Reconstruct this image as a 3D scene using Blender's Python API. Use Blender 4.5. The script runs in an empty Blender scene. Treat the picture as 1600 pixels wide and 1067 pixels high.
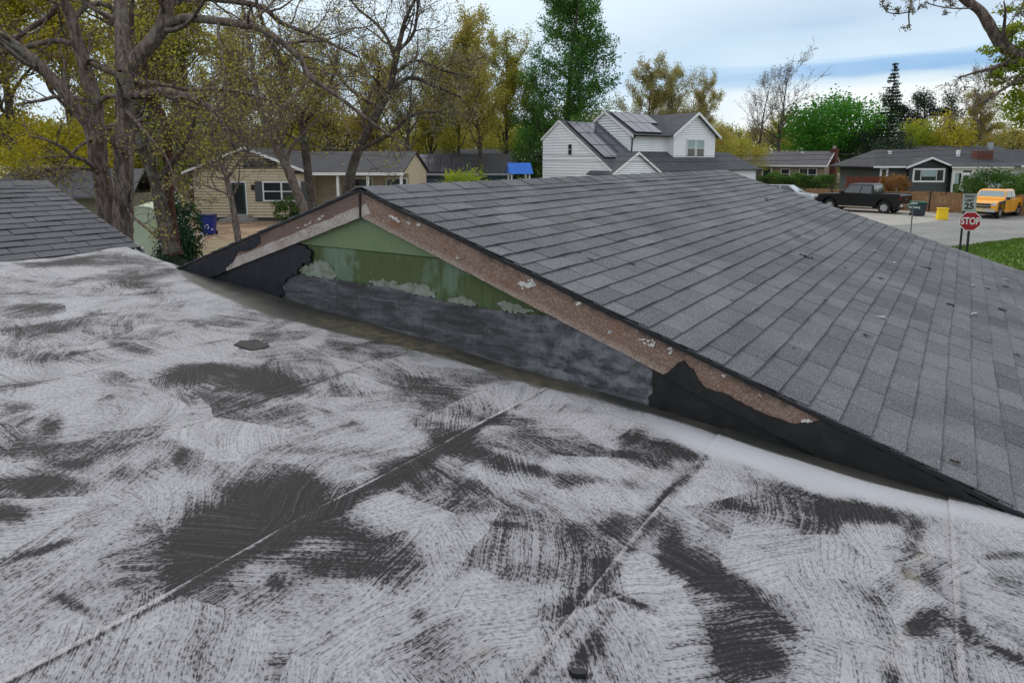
import bpy, bmesh, math, random
import numpy as np
from mathutils import Vector, Matrix
rnd = random.Random(7)
R = math.radians
scn = bpy.context.scene
COL = scn.collection

# ------------------------------------------------------------------ camera
CAMZ = 4.1
FPX = 1046.0                       # focal length in pixels of the 1600 px wide picture
PITCH = math.atan(160 / FPX)
cam_d = bpy.data.cameras.new('camera')
cam = bpy.data.objects.new('camera', cam_d)
COL.objects.link(cam)
cam.location = (0, 0, CAMZ)
cam.rotation_euler = (math.pi / 2 - PITCH, 0, 0)
cam_d.sensor_width = 36
cam_d.lens = 36 * FPX / 1600
cam_d.shift_y = -(533.5 - 408) / 1600
cam_d.clip_start = 0.05
cam_d.clip_end = 3000
scn.camera = cam
scn.cycles.max_bounces = 5
scn.cycles.diffuse_bounces = 3
scn.cycles.glossy_bounces = 2
scn.cycles.transmission_bounces = 2

# ------------------------------------------------------------------ light
scn.view_settings.view_transform = 'Standard'
scn.view_settings.look = 'None'
scn.view_settings.gamma = 1
scn.view_settings.exposure = 0.4
SUN_EL, SUN_AZ = R(48), R(-35)      # azimuth from +Y towards +X
world = bpy.data.worlds.new('World')
scn.world = world
world.use_nodes = True


class NT:
    """small helper to write node trees"""
    def __init__(s, tree):
        s.t = tree

    def n(s, kind, ins=None, **props):
        nd = s.t.nodes.new(kind)
        for k, v in props.items():
            setattr(nd, k, v)
        if ins:
            for k, v in ins.items():
                s.put(nd.inputs[k], v)
        return nd

    def put(s, sock, v):
        if isinstance(v, bpy.types.NodeSocket):
            s.t.links.new(v, sock)
        else:
            if isinstance(v, (tuple, list)) and sock.type == 'RGBA' and len(v) == 3:
                v = (*v, 1)
            sock.default_value = v

    def m(s, op, a, b=0.0, c=None, clamp=False):
        nd = s.n('ShaderNodeMath', {0: a, 1: b}, operation=op, use_clamp=clamp)
        if c is not None:
            s.put(nd.inputs[2], c)
        return nd.outputs[0]

    def vm(s, op, a, b=(0, 0, 0)):
        nd = s.n('ShaderNodeVectorMath', {0: a}, operation=op)
        if op == 'SCALE':
            s.put(nd.inputs[3], b)
        else:
            s.put(nd.inputs[1], b)
        return nd.outputs['Value'] if op in ('LENGTH', 'DISTANCE', 'DOT_PRODUCT') else nd.outputs[0]

    def mix(s, f, a, b, mode='MIX'):
        nd = s.n('ShaderNodeMix', data_type='RGBA', blend_type=mode)
        s.put(nd.inputs[0], f)
        s.put(nd.inputs[6], a)
        s.put(nd.inputs[7], b)
        return nd.outputs[2]

    def step(s, v, a, b, lo=0.0, hi=1.0):
        nd = s.n('ShaderNodeMapRange', {0: v, 1: a, 2: b, 3: lo, 4: hi}, interpolation_type='SMOOTHSTEP')
        return nd.outputs[0]

    def noise(s, vec, scale=5.0, detail=3.0, rough=0.5, dist=0.0, out=0):
        return s.n('ShaderNodeTexNoise', {'Vector': vec, 'Scale': scale, 'Detail': detail, 'Roughness': rough,
                                          'Distortion': dist}).outputs[out]

    def ramp(s, f, stops):
        nd = s.n('ShaderNodeValToRGB', {0: f})
        cr = nd.color_ramp
        while len(cr.elements) < len(stops):
            cr.elements.new(0.5)
        for e, (p, c) in zip(cr.elements, stops):
            e.position = p
            e.color = (*c, 1)
        return nd.outputs[0]

    def xyz(s, v):
        o = s.n('ShaderNodeSeparateXYZ', {0: v}).outputs
        return o[0], o[1], o[2]

    def vec(s, x, y, z=0.0):
        return s.n('ShaderNodeCombineXYZ', {0: x, 1: y, 2: z}).outputs[0]

    def attr(s, name, out='Fac'):
        return s.n('ShaderNodeAttribute', attribute_name=name).outputs[out]


def build_world():
    t = world.node_tree
    t.nodes.clear()
    k = NT(t)
    out = k.n('ShaderNodeOutputWorld')
    sky = k.n('ShaderNodeTexSky', sky_type='NISHITA', sun_disc=False, sun_elevation=SUN_EL, sun_rotation=SUN_AZ)
    b1 = k.n('ShaderNodeBackground', {0: sky.outputs[0], 1: 0.1})
    d = k.n('ShaderNodeTexCoord').outputs['Generated']
    x, y, z = k.xyz(d)
    # thin stretched cloud layers: soft bands that drift up and down with noise
    lay = k.vec(k.m('MULTIPLY', x, 1.3), k.m('MULTIPLY', y, 1.3), k.m('MULTIPLY', z, 9.0))
    n1 = k.noise(lay, 1.6, 4, 0.5, 0.4)
    n2 = k.noise(k.vec(k.m('MULTIPLY', x, 2.0), k.m('MULTIPLY', y, 2.0), k.m('MULTIPLY', z, 26.0)), 2.2, 4, 0.55, 0.3)
    zz = k.m('ADD', z, k.m('MULTIPLY', k.m('SUBTRACT', n1, 0.5), 0.045))
    zz = k.m('ADD', zz, k.m('MULTIPLY', k.m('SUBTRACT', n2, 0.5), 0.026))
    pale = k.ramp(zz, [(0.0, (.60, .68, .74)), (0.07, (.52, .64, .74)), (0.11, (.43, .58, .73)), (0.15, (.45, .58, .70)),
                       (0.20, (.60, .71, .79)), (0.28, (.74, .80, .85)), (0.6, (.76, .79, .83)), (1.0, (.74, .77, .82))])
    gap = k.ramp(zz, [(0.0, (.78, .80, .78)), (0.085, (.76, .80, .80)), (0.097, (.50, .62, .72)), (0.106, (.20, .38, .62)), (0.122, (.24, .42, .66)),
                      (0.132, (.50, .64, .76)), (0.150, (.50, .63, .74)), (0.175, (.40, .52, .66)), (0.215, (.50, .61, .71)),
                      (0.27, (.66, .74, .80)), (0.5, (.76, .79, .83)), (1.0, (.74, .77, .82))])
    # break in the cloud lies towards the right of the view (north east)
    side = k.step(k.m('ADD', k.m('ARCTAN2', x, y), k.m('MULTIPLY', k.m('SUBTRACT', n1, 0.5), 0.3)), 0.14, 0.46)
    col = k.mix(side, pale, gap)
    mott = k.noise(k.vec(x, y, k.m('MULTIPLY', z, 3.0)), 3.0, 4, 0.5, 0.2)
    col = k.mix(k.step(mott, 0.35, 0.75, 0.0, 0.30), col, (.84, .88, .91))
    b2 = k.n('ShaderNodeBackground', {0: col, 1: 1.0})
    mx = k.n('ShaderNodeMixShader', {0: 0.9, 1: b1.outputs[0], 2: b2.outputs[0]})
    t.links.new(mx.outputs[0], out.inputs[0])


build_world()
sun_d = bpy.data.lights.new('sun', 'SUN')
sun_d.energy = 1.2
sun_d.angle = R(25)
sun_d.color = (1, .96, .9)
sun = bpy.data.objects.new('sun', sun_d)
COL.objects.link(sun)
sun.rotation_euler = Vector((-math.sin(SUN_AZ) * math.cos(SUN_EL), -math.cos(SUN_AZ) * math.cos(SUN_EL), -math.sin(SUN_EL))).to_track_quat('-Z', 'Y').to_euler()


# ------------------------------------------------------------------ geometry helpers
def ray(px, py):
    """direction (per metre of depth along Y) seen at pixel px, py of the 1600 px photograph"""
    F = Vector((0, math.cos(PITCH), -math.sin(PITCH)))
    U = Vector((0, math.sin(PITCH), math.cos(PITCH)))
    return F * FPX + Vector((px - 800, 0, 0)) - U * (py - 408)


def P(px, py, depth):
    """world point seen at that pixel, `depth` metres ahead"""
    d = ray(px, py)
    return Vector((0, 0, CAMZ)) + d * (depth / d.y)


def G(px, py, z=0.0):
    """ground point seen at that pixel"""
    d = ray(px, py)
    return Vector((0, 0, CAMZ)) + d * ((z - CAMZ) / d.z)


def hit(px, py, p0, nrm):
    d = ray(px, py)
    c = Vector((0, 0, CAMZ))
    return c + d * ((p0 - c).dot(nrm) / d.dot(nrm))


def empty(name, loc=(0, 0, 0), rz=0.0):
    o = bpy.data.objects.new(name, None)
    COL.objects.link(o)
    o.location = loc
    o.rotation_euler = (0, 0, rz)
    o.empty_display_size = 0.2
    return o


def tag(o, label=None, cat=None, group=None, kind=None):
    if label: o['label'] = label
    if cat: o['category'] = cat
    if group: o['group'] = group
    if kind: o['kind'] = kind
    return o


def link(name, me, parent=None):
    o = bpy.data.objects.new(name, me)
    COL.objects.link(o)
    if parent: o.parent = parent
    return o


def mesh(name, v, f, mat=None, smooth=False):
    me = bpy.data.meshes.new(name)
    me.from_pydata([tuple(p) for p in v], [], f)
    if mat: me.materials.append(mat)
    if smooth: me.polygons.foreach_set('use_smooth', [True] * len(me.polygons))
    me.update()
    return me


def np_mesh(name, v, quads, mat=None, smooth=False, tris=False):
    k = 3 if tris else 4
    me = bpy.data.meshes.new(name)
    v = np.asarray(v, dtype=np.float32)
    q = np.asarray(quads, dtype=np.int32)
    me.vertices.add(len(v)); me.vertices.foreach_set('co', v.ravel())
    me.loops.add(len(q) * k); me.loops.foreach_set('vertex_index', q.ravel())
    me.polygons.add(len(q))
    me.polygons.foreach_set('loop_start', np.arange(0, len(q) * k, k, dtype=np.int32))
    me.polygons.foreach_set('loop_total', np.full(len(q), k, dtype=np.int32))
    if smooth: me.polygons.foreach_set('use_smooth', np.ones(len(q), dtype=bool))
    me.update(calc_edges=True)
    if mat: me.materials.append(mat)
    return me


class MB:
    """collects boxes, prisms and tubes into one mesh"""
    def __init__(s):
        s.v = []; s.f = []

    def add(s, vs, fs, M=None):
        b = len(s.v)
        for p in vs:
            p = Vector(p)
            s.v.append(M @ p if M else p)
        for f in fs: s.f.append([b + i for i in f])
        return s

    def box(s, x0, x1, y0, y1, z0, z1, M=None):
        return s.add([(x0, y0, z0), (x1, y0, z0), (x1, y1, z0), (x0, y1, z0), (x0, y0, z1), (x1, y0, z1), (x1, y1, z1), (x0, y1, z1)],
                     [(3, 2, 1, 0), (4, 5, 6, 7), (0, 1, 5, 4), (1, 2, 6, 5), (2, 3, 7, 6), (3, 0, 4, 7)], M)

    def prism(s, poly, a, b, axis='y', M=None):
        """poly of 2D points extruded along axis from a to b. axis y: (x,z); x: (y,z); z: (x,y)"""
        mk = {'y': lambda p, t: (p[0], t, p[1]), 'x': lambda p, t: (t, p[0], p[1]), 'z': lambda p, t: (p[0], p[1], t)}[axis]
        n = len(poly)
        vs = [mk(p, a) for p in poly] + [mk(p, b) for p in poly]
        fs = [list(range(n))[::-1], list(range(n, 2 * n))] + [(i, (i + 1) % n, n + (i + 1) % n, n + i) for i in range(n)]
        return s.add(vs, fs, M)

    def tube(s, pts, rad, k=6, cap=True):
        pts = [Vector(p) for p in pts]
        if not hasattr(rad, '__len__'): rad = [rad] * len(pts)
        b = len(s.v)
        ref = Vector((0.31, 0.17, 0.93))
        for i, p in enumerate(pts):
            t = (pts[min(i + 1, len(pts) - 1)] - pts[max(i - 1, 0)])
            t = t.normalized() if t.length > 1e-9 else Vector((0, 0, 1))
            u = t.cross(ref)
            if u.length < 1e-3: u = t.cross(Vector((1, 0, 0)))
            u.normalize(); w = t.cross(u)
            for j in range(k):
                a = 2 * math.pi * j / k
                s.v.append(p + (u * math.cos(a) + w * math.sin(a)) * rad[i])
        for i in range(len(pts) - 1):
            for j in range(k):
                s.f.append([b + i * k + j, b + i * k + (j + 1) % k, b + (i + 1) * k + (j + 1) % k, b + (i + 1) * k + j])
        if cap:
            s.f.append([b + j for j in range(k)][::-1])
            s.f.append([b + (len(pts) - 1) * k + j for j in range(k)])
        return s

    def build(s, name, mat=None, parent=None, smooth=False):
        me = mesh(name, s.v, s.f, mat, smooth)
        bm = bmesh.new(); bm.from_mesh(me)
        bmesh.ops.recalc_face_normals(bm, faces=bm.faces)
        bm.to_mesh(me); bm.free()
        return link(name, me, parent)


def bevel(o, w=0.01, seg=2):
    m = o.modifiers.new('bevel', 'BEVEL'); m.width = w; m.segments = seg; m.limit_method = 'ANGLE'
    return o


def copy_tree(o, parent=None):
    c = o.copy(); COL.objects.link(c)
    c.parent = parent
    for ch in list(o.children): copy_tree(ch, c)
    return c


# ------------------------------------------------------------------ materials
def new_mat(name):
    m = bpy.data.materials.new(name); m.use_nodes = True
    t = m.node_tree; t.nodes.clear()
    k = NT(t)
    out = k.n('ShaderNodeOutputMaterial')
    bs = k.n('ShaderNodeBsdfPrincipled')
    t.links.new(bs.outputs[0], out.inputs[0])
    return m, k, bs, out


def simple(name, col, rough=0.6, var=0.15, scale=8.0, bump=0.0, metallic=0.0, spec=0.4, coat=0.0, col2=None, detail=4):
    m, k, bs, out = new_mat(name)
    pos = k.n('ShaderNodeTexCoord').outputs['Object']
    n = k.noise(pos, scale, detail, 0.6)
    c2 = col2 or tuple(c * 0.45 for c in col)
    c = k.mix(k.step(n, 0.35, 0.8, 0.0, min(1.0, var * 3)), col, c2)
    k.put(bs.inputs['Base Color'], c)
    k.put(bs.inputs['Roughness'], rough)
    k.put(bs.inputs['Metallic'], metallic)
    k.put(bs.inputs['Specular IOR Level'], spec)
    k.put(bs.inputs['Coat Weight'], coat)
    if bump:
        b = k.n('ShaderNodeBump', {'Strength': bump, 'Distance': 0.01, 'Height': n})
        k.put(bs.inputs['Normal'], b.outputs[0])
    return m


def shingle_mat(name, base, dark, light, warm=0.0, stripes=True):
    m, k, bs, out = new_mat(name)
    geo = k.n('ShaderNodeNewGeometry').outputs['Position']
    tc = k.n('ShaderNodeTexCoord').outputs['Object']
    orn = k.n('ShaderNodeObjectInfo').outputs['Random']
    tone = k.attr('tone')
    v = k.m('FRACT', k.m('ADD', orn, tone))
    c = k.mix(k.step(v, 0.0, 1.0, 0.0, 0.55), base, light)
    c = k.mix(k.step(k.m('FRACT', k.m('MULTIPLY', v, 7.3)), 0.72, 1.0, 0.0, 0.55), c, dark)
    # broad weather streaks running down the slope
    big = k.noise(geo, 0.8, 4, 0.6, 0.3)
    c = k.mix(k.step(big, 0.40, 0.66, 0.0, 0.6), c, dark)
    big2 = k.noise(k.vm('ADD', geo, (7.0, 3.0, 1.0)), 1.7, 3, 0.6)
    c = k.mix(k.step(big2, 0.55, 0.8, 0.0, 0.4), c, light)
    br = k.noise(k.vm('ADD', geo, (1.0, 9.0, 4.0)), 1.1, 4, 0.6)
    c = k.mix(k.step(br, 0.52, 0.75, 0.0, 0.3), c, (.085, .068, .066))
    # stone granules
    g1 = k.noise(geo, 210, 2, 0.6)
    c = k.mix(k.step(g1, 0.52, 0.66, 0.0, 0.45), c, tuple(min(1, 2.9 * q) for q in light))
    g2 = k.noise(k.vm('ADD', geo, (3.1, 1.7, 5.0)), 170, 2, 0.6)
    c = k.mix(k.step(g2, 0.52, 0.68, 0.0, 0.8), c, tuple(q * 0.35 for q in dark))
    g3 = k.noise(k.vm('ADD', geo, (8.1, 2.7, 3.0)), 38, 3, 0.7)
    c = k.mix(k.step(g3, 0.66, 0.74, 0.0, 0.35), c, tuple(min(1, 2.6 * q) for q in light))
    k.put(bs.inputs['Base Color'], c)
    k.put(bs.inputs['Roughness'], 0.85)
    k.put(bs.inputs['Specular IOR Level'], 0.25)
    b = k.n('ShaderNodeBump', {'Strength': 0.5, 'Distance': 0.003, 'Height': k.m('ADD', g1, k.m('MULTIPLY', g3, 0.6))})
    k.put(bs.inputs['Normal'], b.outputs[0])
    return m


M_shingle = shingle_mat('roof_shingle_granules', (.096, .099, .107), (.038, .038, .042), (.168, .171, .183))
M_shingle_left = shingle_mat('wing_shingle_granules', (.066, .068, .076), (.040, .040, .047), (.10, .102, .113))
M_tar_edge = simple('tarred_roof_edge', (.012, .012, .014), 0.6, 0.3, 30, 0.4)
M_under = simple('roofing_felt', (.015, .015, .017), 0.9, 0.2)


def membrane_mat():
    """black modified bitumen under a worn, brushed on whitish coating"""
    m, k, bs, out = new_mat('brushed_roof_coating')
    p0 = k.n('ShaderNodeTexCoord').outputs['Object']
    x, y, z = k.xyz(p0)
    p = k.vec(x, y, 0.0)
    warp = k.vm('SCALE', k.vm('SUBTRACT', k.noise(p, 1.6, 3, 0.5, 0.0, 'Color'), (.5, .5, .5)), 0.13)
    pw = k.vm('ADD', p, warp)

    def strokes(scale, seed, reach, fine):
        # overlapping swathes of a wide brush: every cell has its own centre of sweep
        q = k.vm('ADD', pw, (seed, seed * 1.7, 0))
        vo = k.n('ShaderNodeTexVoronoi', {'Vector': q, 'Scale': scale, 'Randomness': 1.0}, voronoi_dimensions='2D')
        off = k.vm('SCALE', k.vm('SUBTRACT', vo.outputs['Color'], (.5, .5, .5)), reach)
        c = k.vm('ADD', vo.outputs['Position'], off)
        dlt = k.vm('SUBTRACT', q, c)
        dx, dy, dz = k.xyz(dlt)
        dlt = k.vec(dx, dy, 0.0)
        r = k.vm('LENGTH', dlt)
        a = k.m('ARCTAN2', dy, dx)
        ar = k.m('MULTIPLY', a, k.m('MULTIPLY', r, 1.0))
        wob = k.m('ADD', r, k.m('MULTIPLY', k.noise(q, 3.0, 2, 0.5), 0.05))
        line = k.noise(k.vec(k.m('MULTIPLY', wob, fine), k.m('MULTIPLY', ar, 2.2), 0.0), 1.0, 1, 0.65)
        wide = k.noise(k.vec(k.m('MULTIPLY', wob, fine * 0.16), k.m('MULTIPLY', ar, 1.0), 3.0), 1.0, 3, 0.6)
        dots = k.noise(k.vec(k.m('MULTIPLY', wob, fine * 1.3), k.m('MULTIPLY', ar, 60.0), 7.0), 1.0, 1, 0.5)
        return line, wide, dots, k.xyz(vo.outputs['Color'])[2]

    l1, w1, d1, c1 = strokes(1.9, 0.0, 6.5, 170.0)
    l2, w2, d2, c2 = strokes(3.1, 11.3, 6.0, 130.0)
    sel = k.step(k.noise(pw, 1.9, 2, 0.5), 0.47, 0.53)
    mx = lambda a, b: k.m('ADD', k.m('MULTIPLY', a, k.m('SUBTRACT', 1.0, sel)), k.m('MULTIPLY', b, sel))
    line, wide, dots, cell = mx(l1, l2), mx(w1, w2), mx(d1, d2), mx(c1, c2)
    dark = k.attr('dark'); soft = k.attr('soft'); tar = k.attr('tar'); rust = k.attr('rust'); seam = k.attr('seam'); ridge = k.attr('ridge')
    cloud = k.noise(p, 3.2, 5, 0.65, 0.5)
    grit = k.noise(p, 75, 3, 0.75)
    # how thick the white coat lies
    mott = k.noise(p, 9.0, 5, 0.7, 0.4)
    cov = k.m('ADD', 0.70, k.m('MULTIPLY', k.m('SUBTRACT', wide, 0.5), 0.8))
    cov = k.m('ADD', cov, k.m('MULTIPLY', k.m('SUBTRACT', cloud, 0.5), 1.6))
    cov = k.m('ADD', cov, k.m('MULTIPLY', k.m('SUBTRACT', mott, 0.5), 0.75))
    cov = k.m('ADD', cov, k.m('MULTIPLY', k.m('SUBTRACT', cell, 0.5), 0.55))
    cov = k.m('SUBTRACT', cov, k.m('MULTIPLY', dark, k.m('ADD', 0.25, k.m('MULTIPLY', k.noise(pw, 5.5, 4, 0.65, 0.8), 1.05))))
    cov = k.m('ADD', cov, k.m('MULTIPLY', soft, 0.75))
    cov = k.m('ADD', cov, k.m('MULTIPLY', ridge, 0.32))
    cov = k.m('SUBTRACT', cov, k.m('MULTIPLY', seam, 0.75))
    hard = k.m('SUBTRACT', 1.0, k.m('MULTIPLY', soft, 0.85))
    th = k.m('ADD', k.m('MULTIPLY', k.m('SUBTRACT', line, 0.5), 1.15), k.m('MULTIPLY', k.m('SUBTRACT', dots, 0.5), 1.05))
    th = k.m('MULTIPLY', k.m('ADD', th, k.m('MULTIPLY', k.m('SUBTRACT', grit, 0.5), 1.6)), hard)
    w = k.step(k.m('ADD', cov, th), 0.05, 0.62)
    w = k.m('MINIMUM', w, k.step(cov, -0.4, 0.6, 0.16, 1.0))
    w = k.m('MAXIMUM', w, k.m('MULTIPLY', k.step(k.m('ADD', th, k.m('MULTIPLY', cov, 0.5)), 0.18, 0.75), 0.5))
    # thin coat reads grey, thick coat nearly white
    body = k.mix(k.step(cov, 0.1, 1.1), (.185, .182, .192), (.365, .36, .375))
    body = k.mix(k.step(th, 0.18, -0.35, 0.0, 0.75), body, (.13, .128, .135))
    body = k.mix(k.step(k.noise(p, 130, 2, 0.7), 0.5, 0.8, 0.0, 0.35), body, (.17, .17, .18))
    body = k.mix(k.m('MULTIPLY', soft, 0.5), body, (.40, .415, .45))
    blk = k.mix(k.step(k.m('ADD', k.m('MULTIPLY', line, .45), k.m('MULTIPLY', grit, .4)), 0.38, 0.62), (.012, .011, .012), (.055, .051, .054))
    c = k.mix(w, blk, body)
    tn = k.step(k.m('ADD', tar, k.m('MULTIPLY', k.m('SUBTRACT', k.noise(p, 7, 5, 0.7, 0.4), 0.5), 0.9)), 0.35, 0.6)
    tcol = k.mix(k.step(k.noise(p, 2.5, 3, 0.6), 0.4, 0.7), (.036, .036, .034), (.075, .070, .055))
    c = k.mix(k.m('MULTIPLY', tn, k.step(tar, 0.3, 0.9, 0.45, 1.0)), c, tcol)
    rn = k.m('MULTIPLY', rust, k.step(k.noise(p, 14, 4, 0.6), 0.35, 0.65))
    c = k.mix(k.m('MULTIPLY', rn, 0.4), c, (.24, .19, .10))
    k.put(bs.inputs['Base Color'], c)
    k.put(bs.inputs['Roughness'], k.m('SUBTRACT', 0.75, k.m('MULTIPLY', tn, 0.25)))
    k.put(bs.inputs['Specular IOR Level'], 0.25)
    h = grit
    b = k.n('ShaderNodeBump', {'Strength': 0.25, 'Distance': 0.003, 'Height': h})
    k.put(bs.inputs['Normal'], b.outputs[0])
    return m


M_membrane = membrane_mat()


def fascia_mat(name, pale_low):
    """old red-brown board: fine horizontal grain, primer showing through, flaked white paint. Object z = height across the board"""
    m, k, bs, out = new_mat(name)
    p = k.n('ShaderNodeTexCoord').outputs['Object']
    x, y, z = k.xyz(p)
    grain = k.noise(k.vec(k.m('MULTIPLY', x, 6.0), y, k.m('MULTIPLY', z, 260.0)), 1.0, 3, 0.7)
    cells = k.noise(p, 110, 2, 0.7)
    c = k.mix(k.step(grain, 0.35, 0.65), (.15, .085, .058), (.27, .17, .125))
    c = k.mix(k.step(cells, 0.48, 0.62, 0.0, 0.75), c, (.36, .27, .22))
    c = k.mix(k.step(k.noise(p, 90, 2, 0.7), 0.55, 0.72, 0.0, 0.8), c, (.09, .055, .045))
    blot = k.noise(p, 4.5, 4, 0.65, 0.3)
    c = k.mix(k.step(blot, 0.52, 0.75, 0.0, 0.75), c, (.20, .10, .055))
    dirt = k.noise(k.vm('ADD', p, (4.0, 0, 0)), 6.0, 4, 0.7, 0.3)
    up = k.step(z, 0.02, 0.075)
    c = k.mix(k.m('MULTIPLY', k.m('MULTIPLY', up, k.step(dirt, 0.38, 0.62)), 0.8), c, (.045, .033, .028))
    if pale_low:
        lo = k.step(k.m('ADD', z, k.m('MULTIPLY', k.m('SUBTRACT', blot, 0.5), 0.03)), 0.0, -0.012)
        c = k.mix(k.m('MULTIPLY', lo, k.step(k.m('ADD', k.m('MULTIPLY', cells, .7), k.m('MULTIPLY', dirt, .5)), 0.45, 0.72, 0.15, 0.95)), c, (.50, .46, .42))
        c = k.mix(k.m('MULTIPLY', k.m('SUBTRACT', 1.0, lo), 0.55), c, (.10, .065, .055))
    else:
        lo = k.step(z, -0.03, -0.07)
        c = k.mix(k.m('MULTIPLY', lo, k.step(cells, 0.35, 0.6, 0.2, 0.7)), c, (.42, .34, .29))
    k.put(bs.inputs['Base Color'], c)
    k.put(bs.inputs['Roughness'], 0.85)
    b = k.n('ShaderNodeBump', {'Strength': 0.7, 'Distance': 0.003, 'Height': k.m('ADD', grain, cells)})
    k.put(bs.inputs['Normal'], b.outputs[0])
    return m


M_fascia_r = fascia_mat('weathered_red_board', False)
M_fascia_l = fascia_mat('weathered_grey_red_board', True)


def green_mat(name, mossy):
    m, k, bs, out = new_mat(name)
    p = k.n('ShaderNodeTexCoord').outputs['Object']
    x, y, z = k.xyz(p)
    streak = k.noise(k.vec(k.m('MULTIPLY', x, 22.0), 0.0, k.m('MULTIPLY', z, 3.0)), 1.0, 4, 0.65, 0.3)
    blot = k.noise(k.vec(k.m('MULTIPLY', x, 2.2), 0.0, k.m('MULTIPLY', z, 2.6)), 1.0, 4, 0.6, 0.5)
    c = k.mix(k.step(streak, 0.35, 0.7), (.108, .165, .102), (.160, .215, .142))
    if mossy:
        # dark moss hangs below the lap joint, ragged at its top
        edge = k.m('ADD', k.m('MULTIPLY', streak, 0.10), k.m('MULTIPLY', blot, 0.55))
        top_z = k.m('SUBTRACT', k.m('SUBTRACT', 3.655, k.m('MULTIPLY', x, .045)), z)
        ms = k.m('MULTIPLY', k.step(edge, 0.27, 0.32), k.step(k.m('ADD', top_z, k.m('MULTIPLY', streak, 0.12)), 0.09, 0.13))
        c = k.mix(k.m('MULTIPLY', ms, 0.9), c, (.072, .098, .032))
        c = k.mix(k.m('MULTIPLY', ms, k.step(streak, 0.5, 0.65, 0.0, 0.6)), c, (.045, .075, .022))
        c = k.mix(k.step(k.noise(k.vec(k.m('MULTIPLY', x, 30), 0.0, k.m('MULTIPLY', z, 8)), 1.0, 3, 0.6), 0.62, 0.75, 0.0, 0.5), c, (.17, .26, .12))
    else:
        c = k.mix(k.step(streak, 0.50, 0.70, 0.0, 0.75), c, (.060, .100, .048))
        c = k.mix(k.step(k.m('ADD', z, k.m('MULTIPLY', x, .045)), 3.72, 3.66, 0.0, 0.35), c, (.22, .28, .10))
        c = k.mix(k.step(blot, 0.5, 0.7, 0.0, 0.4), c, (.09, .16, .085))
    pale = k.step(z, -1.0, -1.1)
    k.put(bs.inputs['Base Color'], c)
    k.put(bs.inputs['Roughness'], 0.7)
    k.put(bs.inputs['Specular IOR Level'], 0.3)
    b = k.n('ShaderNodeBump', {'Strength': 0.3, 'Distance': 0.004, 'Height': streak})
    k.put(bs.inputs['Normal'], b.outputs[0])
    return m


M_green = green_mat('faded_green_paint', False)
M_green_moss = green_mat('mossy_green_paint', True)


def flash_mat():
    m, k, bs, out = new_mat('aged_bitumen_flashing')
    p = k.n('ShaderNodeTexCoord').outputs['Object']
    x, y, z = k.xyz(p)
    n1 = k.noise(k.vec(k.m('MULTIPLY', x, 1.6), 0.0, k.m('MULTIPLY', z, 9.0)), 2.0, 5, 0.65, 0.5)
    n2 = k.noise(p, 9, 5, 0.7, 0.6)
    n3 = k.noise(k.vec(k.m('MULTIPLY', x, 40), 0, k.m('MULTIPLY', z, 5)), 1.0, 2, 0.6)
    c = k.mix(k.step(n1, 0.35, 0.7), (.035, .035, .038), (.12, .12, .13))
    c = k.mix(k.step(k.m('ADD', k.m('MULTIPLY', n2, .5), k.m('MULTIPLY', n1, .5)), 0.48, 0.70, 0.0, 0.6), c, (.20, .20, .205))
    c = k.mix(k.step(n3, 0.5, 0.75, 0.0, 0.4), c, (.02, .02, .022))
    spk = k.noise(p, 60, 3, 0.8)
    c = k.mix(k.step(spk, 0.5, 0.68, 0.0, 0.55), c, (.02, .02, .024))
    right = k.step(x, 0.9, 1.6)
    c = k.mix(k.m('MULTIPLY', right, k.step(k.m('ADD', n2, k.m('MULTIPLY', n1, 0.3)), 0.52, 0.80, 0.0, 0.6)), c, (.27, .275, .295))
    k.put(bs.inputs['Base Color'], c)
    k.put(bs.inputs['Roughness'], 0.6)
    b = k.n('ShaderNodeBump', {'Strength': 0.6, 'Distance': 0.006, 'Height': k.m('ADD', n2, spk)})
    k.put(bs.inputs['Normal'], b.outputs[0])
    return m


M_flash = flash_mat()
M_primer = simple('pale_primer', (.25, .275, .235), 0.85, 1.0, 16, 0.5, col2=(.085, .115, .055), detail=8)
M_tar = simple('fresh_black_tar', (.010, .011, .017), 0.42, 0.25, 12, 0.5, spec=0.35, col2=(.022, .024, .032))
M_tar2 = simple('dull_black_tar', (.012, .012, .013), 0.5, 0.3, 9, 0.6, spec=0.3, col2=(.03, .028, .025))
M_flake = simple('flaked_white_paint', (.62, .60, .55), 0.8, 0.2, 60, 0.3)
M_moss = simple('dry_moss', (.030, .021, .012), 1.0, 0.5, 60, 0.8, col2=(.02, .016, .01))
M_twig = simple('bleached_twig', (.55, .54, .52), 0.9, 0.2, 60)
M_white_paint = simple('white_paint', (.78, .78, .77), 0.5, 0.08, 3)
M_black_metal = simple('black_metal', (.015, .015, .016), 0.4, 0.1, 5)
M_glass = simple('dark_window_glass', (.02, .025, .03), 0.08, 0.1, 1.0, spec=0.7)
# ================================================================== the gabled house with its shingle roof
S = 4.4
APEX = Vector((0, 0, CAMZ)) + S * Vector((-.2162674, .9752985, -.0449582))
HYAW = math.atan2(-.55717, .83040)
AX = APEX.z                                   # height of the ridge
T = 0.3249                                    # roof pitch 4 in 12
house = empty('gabled_house', (APEX.x, APEX.y, 0), HYAW)
tag(house, 'grey shingle roof over a faded green gable with peeling red fascia boards', 'house')
HM = Matrix.Translation((APEX.x, APEX.y, 0)) @ Matrix.Rotation(HYAW, 4, 'Z')
HI = HM.inverted()
gdir = (HM.to_3x3() @ Vector((0, 1, 0)))


def wallpt(px, py, y=0.0):
    """(x, z) in house axes of the point seen at that pixel on the plane local y = y"""
    q = HI @ hit(px, py, HM @ Vector((0, y, 0)), gdir)
    return (q.x, q.z)


def flat_z(x, y):
    return AX - .802 - .0759 * (x + .876) - .0255 * y


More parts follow.
